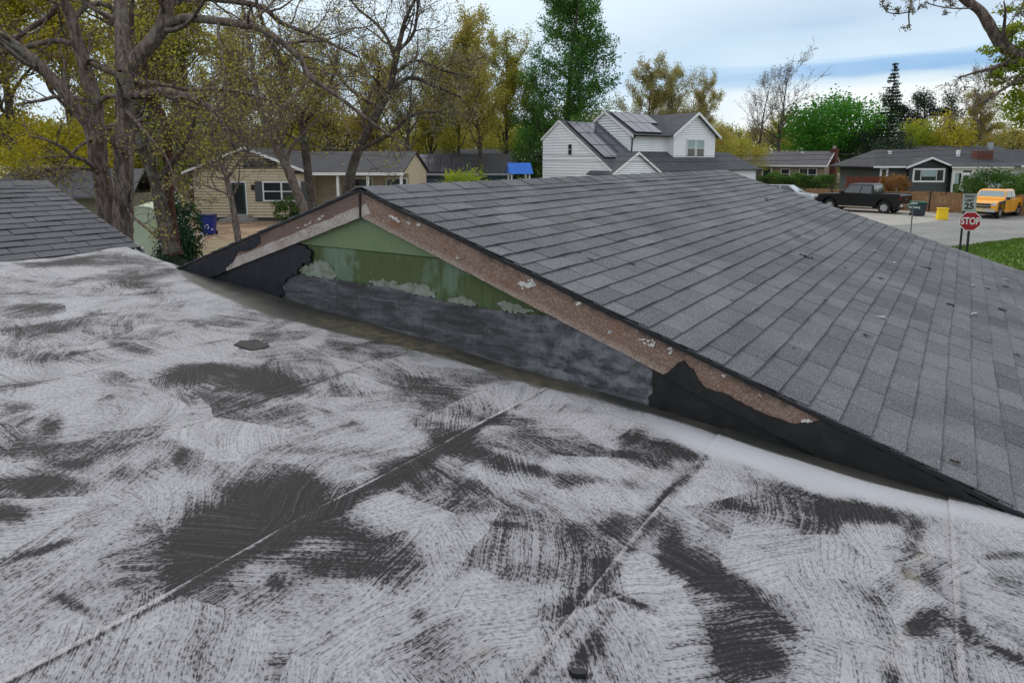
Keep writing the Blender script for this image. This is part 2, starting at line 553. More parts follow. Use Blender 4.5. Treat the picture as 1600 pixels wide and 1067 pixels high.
LEN = 7.85
SL = 4.75                                     # slope length of the right side
cs, sn = math.cos(math.atan(T)), math.sin(math.atan(T))


def jag(poly, amp, step, seed=0, closed=True):
    """ragged version of a 2D outline"""
    r = random.Random(seed); out = []
    n = len(poly)
    for i in range(n if closed else n - 1):
        a = Vector(poly[i]); b = Vector(poly[(i + 1) % n])
        k = max(1, int((b - a).length / step))
        for j in range(k):
            q = a.lerp(b, j / k)
            if 0 < j or True:
                q = q + Vector((r.uniform(-amp, amp), r.uniform(-amp, amp)))
            out.append((q.x, q.y))
    return out


# decks under the shingles
mb = MB()
for sgn, ln in ((1, SL), (-1, 2.55)):
    x1 = sgn * ln * cs; z1 = -ln * sn
    mb.prism([(0, AX - .004), (x1, AX + z1 - .004), (x1, AX + z1 - .03), (0, AX - .034)], 0.004, LEN, 'y')
deck = mb.build('roof_deck', M_under, house)
# black drip edges following the rakes, a little proud of the fascia
mb = MB()
mb.prism([(0, AX + .008), (SL * cs, AX - SL * sn + .008), (SL * cs, AX - SL * sn - .010), (0, AX - .010)], -0.034, 0.006, 'y')
mb.build('drip_edge', M_tar_edge, house)
mb = MB()
mb.prism([(-.002, AX + .006), (-2.52 * cs, AX - 2.52 * sn + .006), (-2.52 * cs, AX - 2.52 * sn - .007), (-.002, AX - .007)], -0.034, 0.006, 'y')
mb.build('drip_edge', M_tar_edge, house)
mb = MB()
mb.prism([(0, AX - .004), (SL * cs, AX - SL * sn - .004), (SL * cs, AX - SL * sn - .15), (0, AX - .15)], LEN, LEN + .03, 'y')
mb.prism([(0, AX - .004), (-2.5 * cs, AX - 2.5 * sn - .004), (-2.5 * cs, AX - 2.5 * sn - .15), (0, AX - .15)], LEN + .001, LEN + .031, 'y')
mb.build('far_fascia', M_tar_edge, house)

# --- shingles
EXPO, TABW = 0.130, 0.300


def tab_mesh(name, w, length, mat, seed, thick=.0062):
    r = random.Random(seed)
    j = lambda a: r.uniform(-a, a)
    top = -.05
    xs = [0, w * .5, w]
    v = []
    for i, xx in enumerate(xs):
        lift = abs(j(.0018)) + ((.002, .005, .001)[i] if seed % 4 == 0 else 0)
        dl = j(.0018)
        v += [(xx, top, .0012), (xx, top, .0045), (xx, length + dl, .0072 + lift), (xx, length + dl, .0072 + thick + lift)]
    f = []
    for i in range(2):
        a, b = i * 4, i * 4 + 4
        f += [(a + 1, a + 3, b + 3, b + 1), (a + 2, b + 2, b + 3, a + 3), (a, b, b + 2, a + 2), (a, a + 1, b + 1, b)]
    f += [(0, 2, 3, 1), (8, 9, 11, 10)]
    return mesh(name, v, f, mat)


def wave(a, c):
    # sagging sheathing between the rafters
    return .006 + .005 * math.sin(a * .8 + .4) * math.sin(c * .21)


def lay_shingles(parent, M, n_course, y0, y1, mat, first, cam_local, limit, vis, name='shingle', seed=1):
    """M: slope frame (x along the ridge, y down the slope, z out of the roof)"""
    r = random.Random(seed)
    lib = [tab_mesh('shingle_tab', TABW - .0065, EXPO, mat, s) for s in range(12)]
    tabs = []
    for c in range(n_course):
        off = (0.0, .15, .075, .225)[c % 4] if False else (0.15 * (c % 2) + .012 * math.sin(c * 2.1))
        x = y0 - off
        while x < y1 - .01:
            a, b = max(x, y0), min(x + TABW, y1)
            if b - a > .03: tabs.append((c, a, b - a))
            x += TABW
    def score(t):
        q = M @ Vector((t[1] + t[2] / 2, first + t[0] * EXPO, 0))
        d = (q - cam_local).length
        return (0 if vis(q) else 1, d)
    tabs.sort(key=score)
    rest = tabs[limit:]
    for c, a, w in tabs[:limit]:
        me = lib[r.randrange(12)] if w > TABW - .002 else tab_mesh('shingle_tab', w - .0065, EXPO, mat, r.randrange(99))
        o = link(name, me, parent)
        o.matrix_local = M @ Matrix.Translation((a, first + c * EXPO + r.uniform(-.0015, .0015) + .005 * math.sin(a * 1.5 + c * .07), r.uniform(0, .0006) + wave(a, c))) @ Matrix.Rotation(r.uniform(-.004, .004), 4, 'Z')
    if rest:
        mb = MB(); tones = []
        for c, a, w in rest:
            me = lib[r.randrange(12)]
            k = (w - .0065) / (TABW - .0065)
            Mx = M @ Matrix.Translation((a, first + c * EXPO + r.uniform(-.0015, .0015) + .005 * math.sin(a * 1.5 + c * .07), r.uniform(0, .0006) + wave(a, c))) @ Matrix.Diagonal((k, 1, 1, 1))
            mb.add([v.co for v in me.vertices], [list(p.vertices) for p in me.polygons], Mx)
            tones += [r.random()] * len(me.polygons)
        o = mb.build('shingle_field', mat, parent)
        at = o.data.attributes.new('tone', 'FLOAT', 'FACE')
        at.data.foreach_set('value', tones)
        o['kind'] = 'stuff'


slope_r = Matrix(((0, cs, sn, 0), (1, 0, 0, 0), (0, -sn, cs, AX), (0, 0, 0, 1)))
slope_l = Matrix(((0, -cs, -sn, 0), (1, 0, 0, 0), (0, -sn, cs, AX), (0, 0, 0, 1)))
camL = HI @ Vector((0, 0, CAMZ))


def in_view(Mw):
    def f(q):
        w = Mw @ q
        d = w - Vector((0, 0, CAMZ))
        fz = d.y * math.cos(PITCH) - d.z * math.sin(PITCH)
        if fz < .1: return False
        up = d.y * math.sin(PITCH) + d.z * math.cos(PITCH)
        px = 800 + FPX * d.x / fz; py = 408 - FPX * up / fz
        return -30 < px < 1650 and -20 < py < 1090
    return f


lay_shingles(house, slope_r, int((SL - .1) / EXPO), -0.022, LEN, M_shingle, .10, camL, 300, in_view(HM), seed=3)
# left slope is seen edge-on from the photograph, still shingled
lay_shingles(house, slope_l, 18, -0.022, LEN, M_shingle, .10, camL, 0, lambda q: False, seed=4)
# ridge caps bent over the ridge
for i in range(26):
    a = -.024 + i * .302
    mb = MB()
    L = .302 + .04
    ang = [(-.135, -.135 * T), (-.07, -.07 * T + .004), (-.02, .0), (.02, .0), (.07, -.07 * T + .004), (.135, -.135 * T)]
    lo, hi = .012, .019
    vs = []
    for yy, lift in ((a, .006 if i else .004), (min(a + L, LEN), 0)):
        for (xx, zz) in ang:
            vs.append((xx, yy, AX + zz + lo + lift)); vs.append((xx, yy, AX + zz + hi + lift))
    fs = []
    n = len(ang)
    for k_ in range(n - 1):
        p, q = 2 * k_, 2 * k_ + 2
        fs += [(p + 1, q + 1, 2 * n + q + 1, 2 * n + p + 1), (p, 2 * n + p, 2 * n + q, q), (p, q, q + 1, p + 1), (2 * n + p, 2 * n + p + 1, 2 * n + q + 1, 2 * n + q)]
    fs += [(0, 1, 2 * n + 1, 2 * n), (2 * n - 2, 4 * n - 2, 4 * n - 1, 2 * n - 1)]
    mb.add(vs, fs).build('ridge_cap_shingle', M_shingle, house)

# --- fascia boards: own frame so the grain follows the rake
def board(name, mat, sgn, s0, s1, width, y0=-.024, y1=0.0, tilt_end=False, drop=.009):
    ang = math.atan(T)
    o_mb = MB()
    r = random.Random(5)
    w2 = width / 2
    n = 60
    pts = []
    for i in range(n + 1):
        s = s0 + (s1 - s0) * i / n
        pts.append((s, -w2 + r.uniform(-.0015, .0015)))
    top = [(s1, w2), (s0, w2)]
    # plumb cut at the peak
    if s0 == 0: pts[0] = (-width * T * cs * cs * 1.0 * 1.0, -w2)
    o_mb.prism(pts + top, y0, y1, 'y')
    o = o_mb.build(name, mat, house)
    rot = Matrix.Rotation(ang * (1 if sgn > 0 else -1), 4, 'Y')
    Mt = Matrix.Translation((0, 0, AX - drop / 1.0)) @ (rot if sgn > 0 else rot @ Matrix.Diagonal((-1, 1, 1, 1))) @ Matrix.Translation((0, 0, -w2))
    o.matrix_local = Mt
    return o


FW = .156
bev = board('fascia_board', M_fascia_r, 1, 0.0, 3.02, FW)
tag(bev, 'bare reddish right fascia board with flaking paint')
bl = board('fascia_board', M_fascia_l, -1, 0.0, 2.12, FW, y0=-.026)
tag(bl, 'left fascia board, dark red above and chalky grey below')
# small plumb strip that closes the joint at the peak
MB().box(-.007, .007, -.034, -.02, AX - .175, AX - .02).build('peak_joint', M_tar_edge, house)

# tarred ends of the fascia
def slab(name, mat, poly, y0, y1, label=None, parent=house, amp=.004, step=.02, seed=1):
    pl = jag(poly, amp, step, seed)
    o = MB().prism(pl, y0, y1, 'y').build(name, mat, parent)
    if label: tag(o, label)
    return o


def rake_z(x, d=0.0):
    return AX - T * abs(x) - d


tarf = [wallpt(*q, -.03) for q in [(1036, 586), (1046, 579), (1053, 574), (1060, 566), (1068, 563), (1076, 572), (1084, 578), (1090, 592), (1102, 606), (1135, 615), (1165, 633), (1200, 650), (1240, 662), (1262, 661), (1283, 657)]]
xe = tarf[-1][0]
tarf = tarf + [(xe + .02, rake_z(xe, .018)), (4.3, rake_z(4.3, .018)), (4.3, rake_z(4.3, .175)), (tarf[0][0], rake_z(tarf[0][0], .178))]
slab('tar_coating', M_tar2, tarf, -.034, -.003, 'black tar smeared over the lower end of the right fascia')
lt = [wallpt(*q, -.034) for q in [(405, 381), (385, 392), (372, 392), (366, 402), (362, 410), (352, 418)]]
xl = lt[0][0]
ltp = lt[::-1] + [(xl, rake_z(xl, .017)), (-2.38, rake_z(2.38, .017)), (-2.38, rake_z(2.38, .17)), (lt[-1][0], rake_z(lt[-1][0], .178))]
slab('tar_coating', M_tar, ltp, -.034, -.022, 'black tar over the lower end of the left fascia', amp=.006)

# --- gable wall: green panels, lapped, recessed behind the fascia
WY = 0.02
zj = wallpt(600, 391, WY)[1]
jl = [wallpt(px, py, WY) for px, py in ((470, 381), (560, 383), (640, 394), (700, 404))]
x_of = lambda z: (AX - .10 - z) / T
def lap(x):                                    # height of the lap joint along the wall
    return jl[0][1] + (jl[-1][1] - jl[0][1]) * (x - jl[0][0]) / (jl[-1][0] - jl[0][0])
xa, xb = -1.15, .90
MB().prism([(-2, AX - .8), (2, AX - .8), (0, AX - .1)], WY + .021, WY + .025, 'y').build('sheathing', M_under, house)
up = [(xa, lap(xa)), (xb, lap(xb)), (0, AX - .08)]
MB().prism(up, WY - .006, WY + .02, 'y').build('upper_panel', M_green, house)
xs_ = [-2.7, -.62, .62, 1.86, 3.6]
for i in range(4):
    a, b = xs_[i] + .0015, xs_[i + 1] - .0015
    pts = []
    for s in range(9):
        xx = a + (b - a) * s / 8
        pts.append((xx, min(lap(xx) - .005, rake_z(xx, .08))))
    pts = pts[::-1] + [(a, AX - 1.9), (b, AX - 1.9)]
    o = MB().prism(pts, WY, WY + .02, 'y').build('lower_panel', M_green_moss, house)
# flashing turned up the wall, in two lapped lengths
def fl_pts(seq, y): return [wallpt(px, py, y) for px, py in seq]
top = fl_pts([(445, 432), (463, 428), (500, 434), (530, 436), (560, 443), (600, 446), (640, 456), (680, 467), (720, 474), (760, 481), (800, 488), (840, 491), (867, 494)], WY)
x1 = top[-1][0]
low = [(x, flat_z(x, 0) - .03) for x in (x1, top[0][0])]
slab('flashing_upper_smear', M_flash, top + [(x, z - (.12 if i_ > 6 else .05)) for i_, (x, z) in enumerate(top[::-1])], WY - .011, WY - .005, 'grey tar smear feathered over the green wall', amp=.007, step=.018, seed=4)
top2 = fl_pts([(438, 440), (470, 446), (520, 450), (570, 456), (640, 468), (700, 482), (760, 490), (800, 497), (867, 500)], WY - .01)
slab('flashing_strip', M_flash, top2 + low, WY - .018, WY - .008, amp=.004, step=.03, seed=6)
top3 = fl_pts([(866, 497), (900, 506), (960, 535), (1000, 556), (1030, 572)], WY - .01)
xr = wallpt(1022, 600, WY - .01)[0]
slab('flashing_strip', M_flash, top3 + [(xr, rake_z(xr, .17)), (xr, flat_z(xr, 0) - .03), (top3[0][0], flat_z(top3[0][0], 0) - .03)], WY - .024, WY - .012, amp=.002, step=.04, seed=7)
# black tar at both ends of the wall
pl = fl_pts([(472, 372), (466, 381), (479, 384), (489, 395), (488, 408), (472, 414), (466, 426), (452, 434), (442, 446), (447, 458), (432, 470)], WY - .012)
slab('tar_coating', M_tar, pl + [(pl[-1][0], flat_z(pl[-1][0], 0) - .03), (-2.6, flat_z(-2.6, 0) - .05), (-2.6, rake_z(2.6, .12)), (pl[0][0], rake_z(pl[0][0], .13))], WY - .028, WY - .006, 'blue-black tar covering the left end of the gable wall', amp=.009, seed=9)
slab('tar_coating', M_tar2, [(xr - .01, rake_z(xr, .15)), (xr + .0, rake_z(xr, .3)), (xr - .02, flat_z(xr, 0) + .05), (xr - .015, flat_z(xr, 0) - .03), (3.75, flat_z(3.75, 0) - .05), (3.75, rake_z(3.75, .1))], WY - .032, WY - .004, 'fresh black tar covering the right end of the gable wall', amp=.006, seed=10)
# pale primer patches at the wall foot
slab('primer_patch', M_primer, fl_pts([(466, 415), (480, 416), (495, 408), (507, 409), (520, 418), (526, 432), (520, 437), (500, 435), (482, 430), (467, 424)], WY - .004), WY - .010, WY - .002, amp=.012, step=.012, seed=2)
slab('primer_patch', M_primer, fl_pts([(578, 439), (600, 437), (620, 442), (640, 444), (668, 443), (672, 452), (684, 464), (660, 464), (620, 456), (590, 449)], WY - .004), WY - .010, WY - .002, amp=.012, step=.013, seed=3)
slab('primer_patch', M_primer, fl_pts([(700, 468), (722, 462), (738, 468), (750, 476), (730, 478), (706, 474)], WY - .004), WY - .010, WY - .002, amp=.012, step=.013, seed=5)
slab('primer_patch', M_primer, fl_pts([(775, 476), (790, 471), (815, 478), (835, 488), (815, 489), (790, 485)], WY - .004), WY - .010, WY - .002, amp=.012, step=.013, seed=6)
# flaked paint left on the fascia
for i, (px, py, w, h) in enumerate([(822, 446, 11, 8), (832, 441, 6, 4), (902, 473, 6, 4), (1005, 532, 5, 4), (1014, 537, 9, 5), (1021, 534, 4, 3), (1047, 546, 6, 4),
                                    (1130, 586, 6, 3), (1188, 617, 4, 2), (1262, 658, 14, 6), (617, 341, 8, 5), (655, 352, 4, 3), (640, 349, 5, 3), (500, 342, 12, 3), (478, 351, 12, 3),
                                    (440, 375, 6, 2), (396, 380, 7, 3), (378, 388, 4, 2), (953, 519, 5, 3), (715, 403, 4, 3)]):
    r = random.Random(i)
    mb = MB()
    slope_ = .45 * (1 if px > 567 else -1)
    for j in range(5 + int(w / 2)):
        cx_ = r.gauss(0, .5) * w; cy_ = r.gauss(0, .45) * h + slope_ * cx_
        s_ = r.uniform(.12, .5) * min(w, h * 1.3)
        poly = [wallpt(px + cx_ + s_ * math.cos(t_) * q_ * 1.3, py + cy_ + s_ * math.sin(t_) * q_, -.026) for t_, q_ in [(a_ / 8 * 6.283, r.uniform(.35, 1.1)) for a_ in range(8)]]
        mb.prism(poly, -.0285 - .0004 * j, -.0235, 'y')
    mb.build('paint_flake', M_flake, house)['kind'] = 'stuff'

# body of the house below the roof
M_wallside = simple('green_side_wall', (.12, .20, .12), 0.8, 0.2, 3)
mb = MB()
mb.box(3.98, 4.12, .05, LEN - .15, 0, AX - T * 4.15)
mb.box(-2.16, -2.02, .05, LEN - .15, 0, AX - T * 2.2)
mb.prism([(-2.0, 0), (3.97, 0), (3.97, AX - T * 4.1), (0, AX - .05), (-2.0, AX - T * 2.1)], LEN - .3, LEN - .17, 'y')
mb.prism([(-2.0, 0), (3.97, 0), (3.97, AX - 1.95), (-2.0, AX - 1.95)], WY + .025, WY + .15, 'y')
mb.build('side_wall', M_wallside, house)

# ================================================================== flat roof
flat = empty('flat_roof', (APEX.x, APEX.y, 0), HYAW)
tag(flat, 'low slope roof of lapped black membrane under a worn brushed-on white coating', kind='structure')
STAINS = {
 'dark': [  # centre px, centre py, half width, half height, turn (deg, clockwise in the picture), strength
  (385, 805, 125, 55, -20, 1.1), (325, 865, 60, 35, -40, 1.0), (440, 790, 70, 40, -25, .9), (470, 830, 60, 14, -35, .7),
  (600, 752, 120, 14, -31, 1.0), (690, 700, 80, 12, -31, .7), (700, 768, 75, 30, 8, .85), (640, 735, 60, 22, 15, .6), (515, 825, 60, 20, 3, .95), (600, 865, 65, 45, 10, .8), (510, 885, 95, 18, 4, .7),
  (370, 590, 105, 20, 5, 1.0), (300, 578, 45, 11, -5, .9), (430, 600, 50, 12, 15, .8), (350, 625, 60, 9, 3, .5), (655, 600, 80, 15, 12, .55), (760, 645, 60, 16, 20, .5), (700, 640, 60, 10, 10, .4),
  (205, 535, 65, 10, 6, .6), (60, 515, 65, 9, -5, .6), (120, 558, 60, 9, 3, .7), (180, 590, 35, 11, 0, .75), (30, 600, 55, 8, -8, .5), (60, 480, 50, 8, 0, .4), (215, 548, 40, 8, 12, .5),
  (82, 660, 16, 22, 35, .95), (20, 648, 40, 22, 0, .65), (35, 700, 55, 16, -5, .7), (110, 725, 30, 7, 0, .8), (60, 755, 68, 11, 0, .85), (15, 800, 28, 15, 5, 1.1), (70, 858, 55, 6, -17, 1.1),
  (115, 945, 42, 8, 22, .8), (283, 718, 10, 18, 15, .75), (190, 740, 20, 10, -20, .4), (50, 765, 22, 9, 0, .6), (240, 730, 8, 12, 20, .3), (60, 560, 40, 8, 0, .4),
  (745, 698, 85, 28, 20, .65), (870, 690, 70, 22, 18, .5), (838, 733, 24, 9, 12, 1.15), (690, 675, 60, 14, 28, .6), (780, 720, 40, 12, 25, .6), (890, 745, 35, 14, 0, .6), (905, 640, 40, 12, 15, .3),
  (1000, 700, 42, 24, 20, .85), (960, 752, 45, 8, 10, .5), (1060, 700, 40, 12, 15, .6), (1048, 765, 48, 5, -44, 1.0), (990, 680, 20, 12, 0, .5),
  (1075, 880, 60, 28, 20, .95), (1050, 862, 18, 28, 0, .8), (1150, 925, 80, 22, 24, .7), (1110, 900, 60, 20, 20, .6), (962, 822, 22, 16, 0, .85), (937, 876, 9, 7, 0, 1.2), (995, 945, 48, 5, 25, .8), (905, 830, 30, 14, 0, .4), (1040, 820, 30, 14, 10, .5),
  (1165, 1035, 55, 32, -20, .85), (1130, 1000, 30, 40, 30, .5), (1210, 1040, 30, 14, 35, .7), (925, 1010, 16, 32, 30, .7), (905, 1053, 12, 5, 0, 1.1), (1230, 985, 26, 8, 38, .7), (945, 960, 10, 30, 40, .4), (900, 1030, 10, 30, 35, .5),
  (1310, 795, 85, 22, 8, .85), (1230, 765, 55, 10, 12, .8), (1370, 800, 70, 14, 10, .7), (1425, 838, 20, 22, 20, .95), (1190, 735, 60, 8, 18, .8), (1290, 815, 40, 20, 0, .5), (1150, 790, 40, 8, 12, .5),
  (1390, 922, 28, 24, 0, .9), (1455, 900, 18, 26, 0, .75), (1450, 968, 26, 26, 0, 1.15), (1425, 985, 16, 14, 0, .8), (1500, 980, 20, 12, 30, .5), (1395, 1060, 14, 20, 0, .5), (1410, 890, 16, 16, 0, .4),
  (1570, 868, 38, 7, -8, .6), (1570, 1022, 35, 5, 24, .8), (655, 956, 10, 9, 0, .9), (795, 820, 40, 5, 5, .5), (680, 985, 30, 40, 0, .25), (430, 910, 12, 12, 30, .6), (1520, 1000, 40, 10, 10, .3),
  (150, 408, 60, 7, -3, .6), (205, 440, 55, 11, 8, .65), (235, 425, 35, 7, 0, .5), (110, 438, 45, 5, -8, .4), (30, 440, 30, 4, 0, .5), (250, 465, 45, 8, 15, .35), (100, 410, 60, 5, -6, .4), (20, 460, 40, 5, 0, .35),
  (560, 545, 50, 8, 15, .4), (500, 560, 40, 8, 5, .3), (330, 500, 40, 8, 0, .3), (450, 640, 60, 8, -10, .4), (540, 660, 60, 10, 20, .4), (230, 480, 60, 6, 5, .35)],
 'soft': [(1130, 700, 80, 18, 17, 1.2), (1250, 738, 105, 18, 17, 1.2), (1400, 775, 90, 12, 14, 1.0), (1530, 805, 80, 10, 12, .8), (1060, 672, 60, 10, 22, .8), (900, 625, 90, 10, 20, .3),
          (210, 455, 60, 10, -10, .1), (330, 470, 70, 25, 10, .3), (90, 480, 60, 20, 0, .15), (920, 720, 50, 10, 20, .2)],
 'tar': [(330, 432, 50, 14, 14, 1.5), (400, 462, 90, 18, 16, 1.5), (480, 488, 90, 15, 17, 1.4), (560, 508, 90, 14, 17, 1.2), (680, 545, 110, 11, 18, .75), (800, 580, 100, 12, 18, .65), (900, 605, 90, 12, 16, .6), (1000, 632, 60, 12, 16, .7),
         (1080, 650, 60, 12, 17, 1.5), (1180, 688, 80, 10, 17, 1.6), (1300, 725, 90, 9, 17, 1.6), (1420, 756, 90, 9, 14, 1.6), (1520, 780, 60, 6, 12, 1.5), (300, 418, 30, 6, 18, 1.2), (610, 520, 60, 10, 17, .7)],
 'rust': [(1440, 870, 8, 30, 0, .9), (1420, 905, 14, 16, 0, 1.0), (745, 1015, 18, 6, -15, .9), (1005, 740, 20, 5, 0, .4), (700, 470, 200, 10, 17, .0), (640, 535, 120, 8, 17, .8), (850, 598, 90, 8, 17, .7), (1410, 1000, 8, 20, 10, .5), (200, 678, 30, 3, -15, .5), (1395, 1040, 10, 8, 0, .7), (560, 515, 90, 8, 16, .7)]}


FN = Vector((.0759, .0255, 1.0)).normalized()         # in house axes
FNW = HM.to_3x3() @ FN
FP0 = HM @ Vector((-.876, 0, AX - .802))


def flatpt(px, py):
    q = HI @ hit(px, py, FP0, FNW)
    return np.array((q.x, q.y))


def stain_field(kind, X, Y):
    f = np.zeros_like(X)
    for (cx, cy, a, b, rot, s) in STAINS[kind]:
        c = flatpt(cx, cy); t = R(rot); h = .3
        u = (flatpt(cx + math.cos(t) * a * h, cy + math.sin(t) * a * h) - flatpt(cx - math.cos(t) * a * h, cy - math.sin(t) * a * h)) / (2 * h)
        v = (flatpt(cx - math.sin(t) * b * h, cy + math.cos(t) * b * h) - flatpt(cx + math.sin(t) * b * h, cy - math.cos(t) * b * h)) / (2 * h)
        Mi = np.linalg.inv(np.array([u, v]).T)
        dx, dy = X - c[0], Y - c[1]
        p_ = Mi[0, 0] * dx + Mi[0, 1] * dy; q_ = Mi[1, 0] * dx + Mi[1, 1] * dy
        f += s * np.exp(-np.power(p_ * p_ + q_ * q_, 1.6) * .8)
    return np.minimum(f, 1.6)


ROLLW = .8870
seam_x0 = (.127 - .1987) * S                          # seam B at the wall, house x
rng = np.random.RandomState(4)
for i in range(-4, 8):
    xa = seam_x0 + i * ROLLW; xb = xa + ROLLW + .03   # each roll laps 3 cm under its right neighbour
    if xb < -3.35 or xa > 5.2: continue
    nx = 46; ny = 300
    gx = np.linspace(0, 1, nx); gy = np.linspace(0, 1, ny)
    GX, GY = np.meshgrid(gx, gy)
    Y = -4.6 + GY * (4.6 + .045)
    X = xa + GX * (xb - xa) - .035 * Y
    left_end = i * ROLLW + seam_x0 < -3.0
    # membrane edge against the left wing roof
    xmin = -3.13 + .02 * np.sin(Y * 5) - .10 * np.clip((Y + 0.2), -9, 0) * .45
    Z = AX - .802 - .0759 * (X + .876) - .0255 * Y
    X2 = np.maximum(X, xmin)
    Z = AX - .802 - .0759 * (X2 + .876) - .0255 * Y
    Z += .004 * (1 - GX)                              # right edge tucks under the next roll
    Z += -.0035 * GX
    wv = .004 * np.sin(X * 3.1 + Y * 1.3) + .003 * np.sin(Y * 4.7 - X * 2.2) + .0025 * np.sin(X * 9 + Y * 7)
    Z += wv * np.clip(-Y * 3, 0, 1)
    # back edge rolls up near the left wing, falls over the eave
    Z += .05 * np.clip((-2.35 - X2) / .9, 0, 1) ** 2 * np.clip(1 + Y / .5, 0, 1)
    V = np.stack([X2, Y, Z], -1).reshape(-1, 3)
    idx = np.arange(nx * ny).reshape(ny, nx)
    q = np.stack([idx[:-1, :-1], idx[:-1, 1:], idx[1:, 1:], idx[1:, :-1]], -1).reshape(-1, 4)
    # thickness skirt along the left (upper) edge and the back edge
    nb = len(V)
    le = V[idx[:, 0]].copy(); le[:, 2] -= .007
    be = V[idx[-1, :]].copy(); be[:, 2] -= .05
    V = np.concatenate([V, le, be])
    ql = np.stack([idx[:-1, 0], idx[1:, 0], nb + np.arange(1, ny), nb + np.arange(ny - 1)], -1)
    qb = np.stack([idx[-1, :-1], idx[-1, 1:], nb + ny + np.arange(1, nx), nb + ny + np.arange(nx - 1)], -1)
    q = np.concatenate([q, ql, qb])
    me = np_mesh('membrane_roll', V, q, M_membrane, smooth=False)
    o = link('membrane_roll', me, flat)
    Xf, Yf = V[:, 0].astype(float), V[:, 1].astype(float)
    for kind in STAINS:
        at = me.attributes.new(kind, 'FLOAT', 'POINT')
        at.data.foreach_set('value', stain_field(kind, Xf, Yf).astype(np.float32))
    ex = (Xf + .035 * Yf - xa)                        # distance from the exposed edge
    nz = .5 + .5 * np.sin(Yf * 3.3 + i * 2.0) * np.sin(Yf * 7.1 + i)
    sm = np.exp(-((ex - .022) / .014) ** 2) * (.35 + .75 * nz) + np.exp(-((ex - (xb - xa) + .045) / .02) ** 2) * .55 * nz
    sk = {-1: .5, 0: .55, 1: .5, 2: 1.25, 3: .55, 4: .35}.get(i, .5)
    sm = sm * sk
    if i == 2: sm = np.maximum(sm, .9 * np.exp(-((ex - .012) / .006) ** 2))
    rd = (3.3 if i == 2 else .4) * np.exp(-((ex - .002) / .007) ** 2)
    at = me.attributes.new('seam', 'FLOAT', 'POINT'); at.data.foreach_set('value', sm.astype(np.float32))
    at = me.attributes.new('ridge', 'FLOAT', 'POINT'); at.data.foreach_set('value', rd.astype(np.float32))

# patches and scraps on the membrane
def flat_slab(name, mat, pix, th=.006, amp=.006, seed=0, parent=flat, lift=0.004):
    poly = jag([tuple(flatpt(*q)) for q in pix], amp, .02, seed)
    n = len(poly)
    vs = [(x, y, flat_z(x, y) + lift - .006) for x, y in poly] + [(x, y, flat_z(x, y) + lift + th) for x, y in poly]
    fs = [list(range(n))[::-1], list(range(n, 2 * n))] + [(i, (i + 1) % n, n + (i + 1) % n, n + i) for i in range(n)]
    return MB().add(vs, fs).build(name, mat, parent)


M_patch = simple('grey_slate_patch', (.045, .042, .042), 0.9, 0.3, 20, 0.6)
o = flat_slab('mastic_patch', M_patch, [(366, 540), (375, 535), (388, 533), (398, 531), (405, 535), (418, 537), (421, 541), (412, 545), (398, 548), (385, 546)], .003, .009, 3)
tag(o, 'ragged dark mastic patch on the white coating')
o = flat_slab('mastic_patch', M_tar2, [(888, 1052), (893, 1048), (902, 1050), (912, 1048), (917, 1052), (914, 1057), (904, 1058), (895, 1057)], .006, .002, 5)
# body of the flat roofed room: deck edge and walls
mb = MB()
mb.add([(-3.6, -5, flat_z(-3.6, -5) - .03), (5.2, -5, flat_z(5.2, -5) - .03), (5.2, .02, flat_z(5.2, .02) - .03), (-3.6, .02, flat_z(-3.6, .02) - .03),
        (-3.6, -5, flat_z(-3.6, -5) - .2), (5.2, -5, flat_z(5.2, -5) - .2), (5.2, .02, flat_z(5.2, .02) - .2), (-3.6, .02, flat_z(-3.6, .02) - .2)],
       [(0, 1, 2, 3), (7, 6, 5, 4), (0, 4, 5, 1), (1, 5, 6, 2), (2, 6, 7, 3), (3, 7, 4, 0)])
mb.build('roof_slab', M_under, flat)
mb = MB(); mb.box(-3.2, -2.17, -.12, 0.0, 0, 2.7); mb.box(5.05, 5.19, -4.9, 0.0, 0, 2.45)
mb.build('outer_wall', M_wallside, flat)

# ================================================================== left wing roof
wing = empty('wing_house', (APEX.x, APEX.y, 0), HYAW)
tag(wing, 'dark grey shingle roof slope at the left edge rising from the flat roof', 'house')
WP = .3153; wc, wsn = math.cos(math.atan(WP)), math.sin(math.atan(WP))
xw, yw, zw = -3.12, .16, flat_z(-3.12, .16) + .012
wl = 1.90
Mw = Matrix(((0, wc, wsn, xw - wl * wc), (1, 0, 0, 0), (0, -wsn, wc, zw + wl * wsn), (0, 0, 0, 1)))
mb = MB()
xr_, zr_ = xw - wl * wc, zw + wl * wsn
mb.prism([(xw + .1, zw - .05 - .1 * WP), (xr_, zr_ - .006), (xr_ - 2.0, zr_ - .006 - 2 * WP), (xr_ - 2.0, zr_ - .05 - 2 * WP), (xr_, zr_ - .05), (xw + .1, zw - .09)], -5, yw - .006, 'y')
mb.build('roof_deck', M_under, wing)
mb = MB()
mb.prism([(xw + .05, zw + .0), (xr_, zr_ + .004), (xr_, zr_ - .03), (xw + .05, zw - .045)], yw - .004, yw + .012, 'y')
mb.build('drip_edge', simple('grey_metal_edge', (.25, .25, .25), .5), wing)
lay_shingles(wing, Mw, 14, -5.0, yw + .012, M_shingle_left, .09, camL, 150, in_view(HM), seed=8)
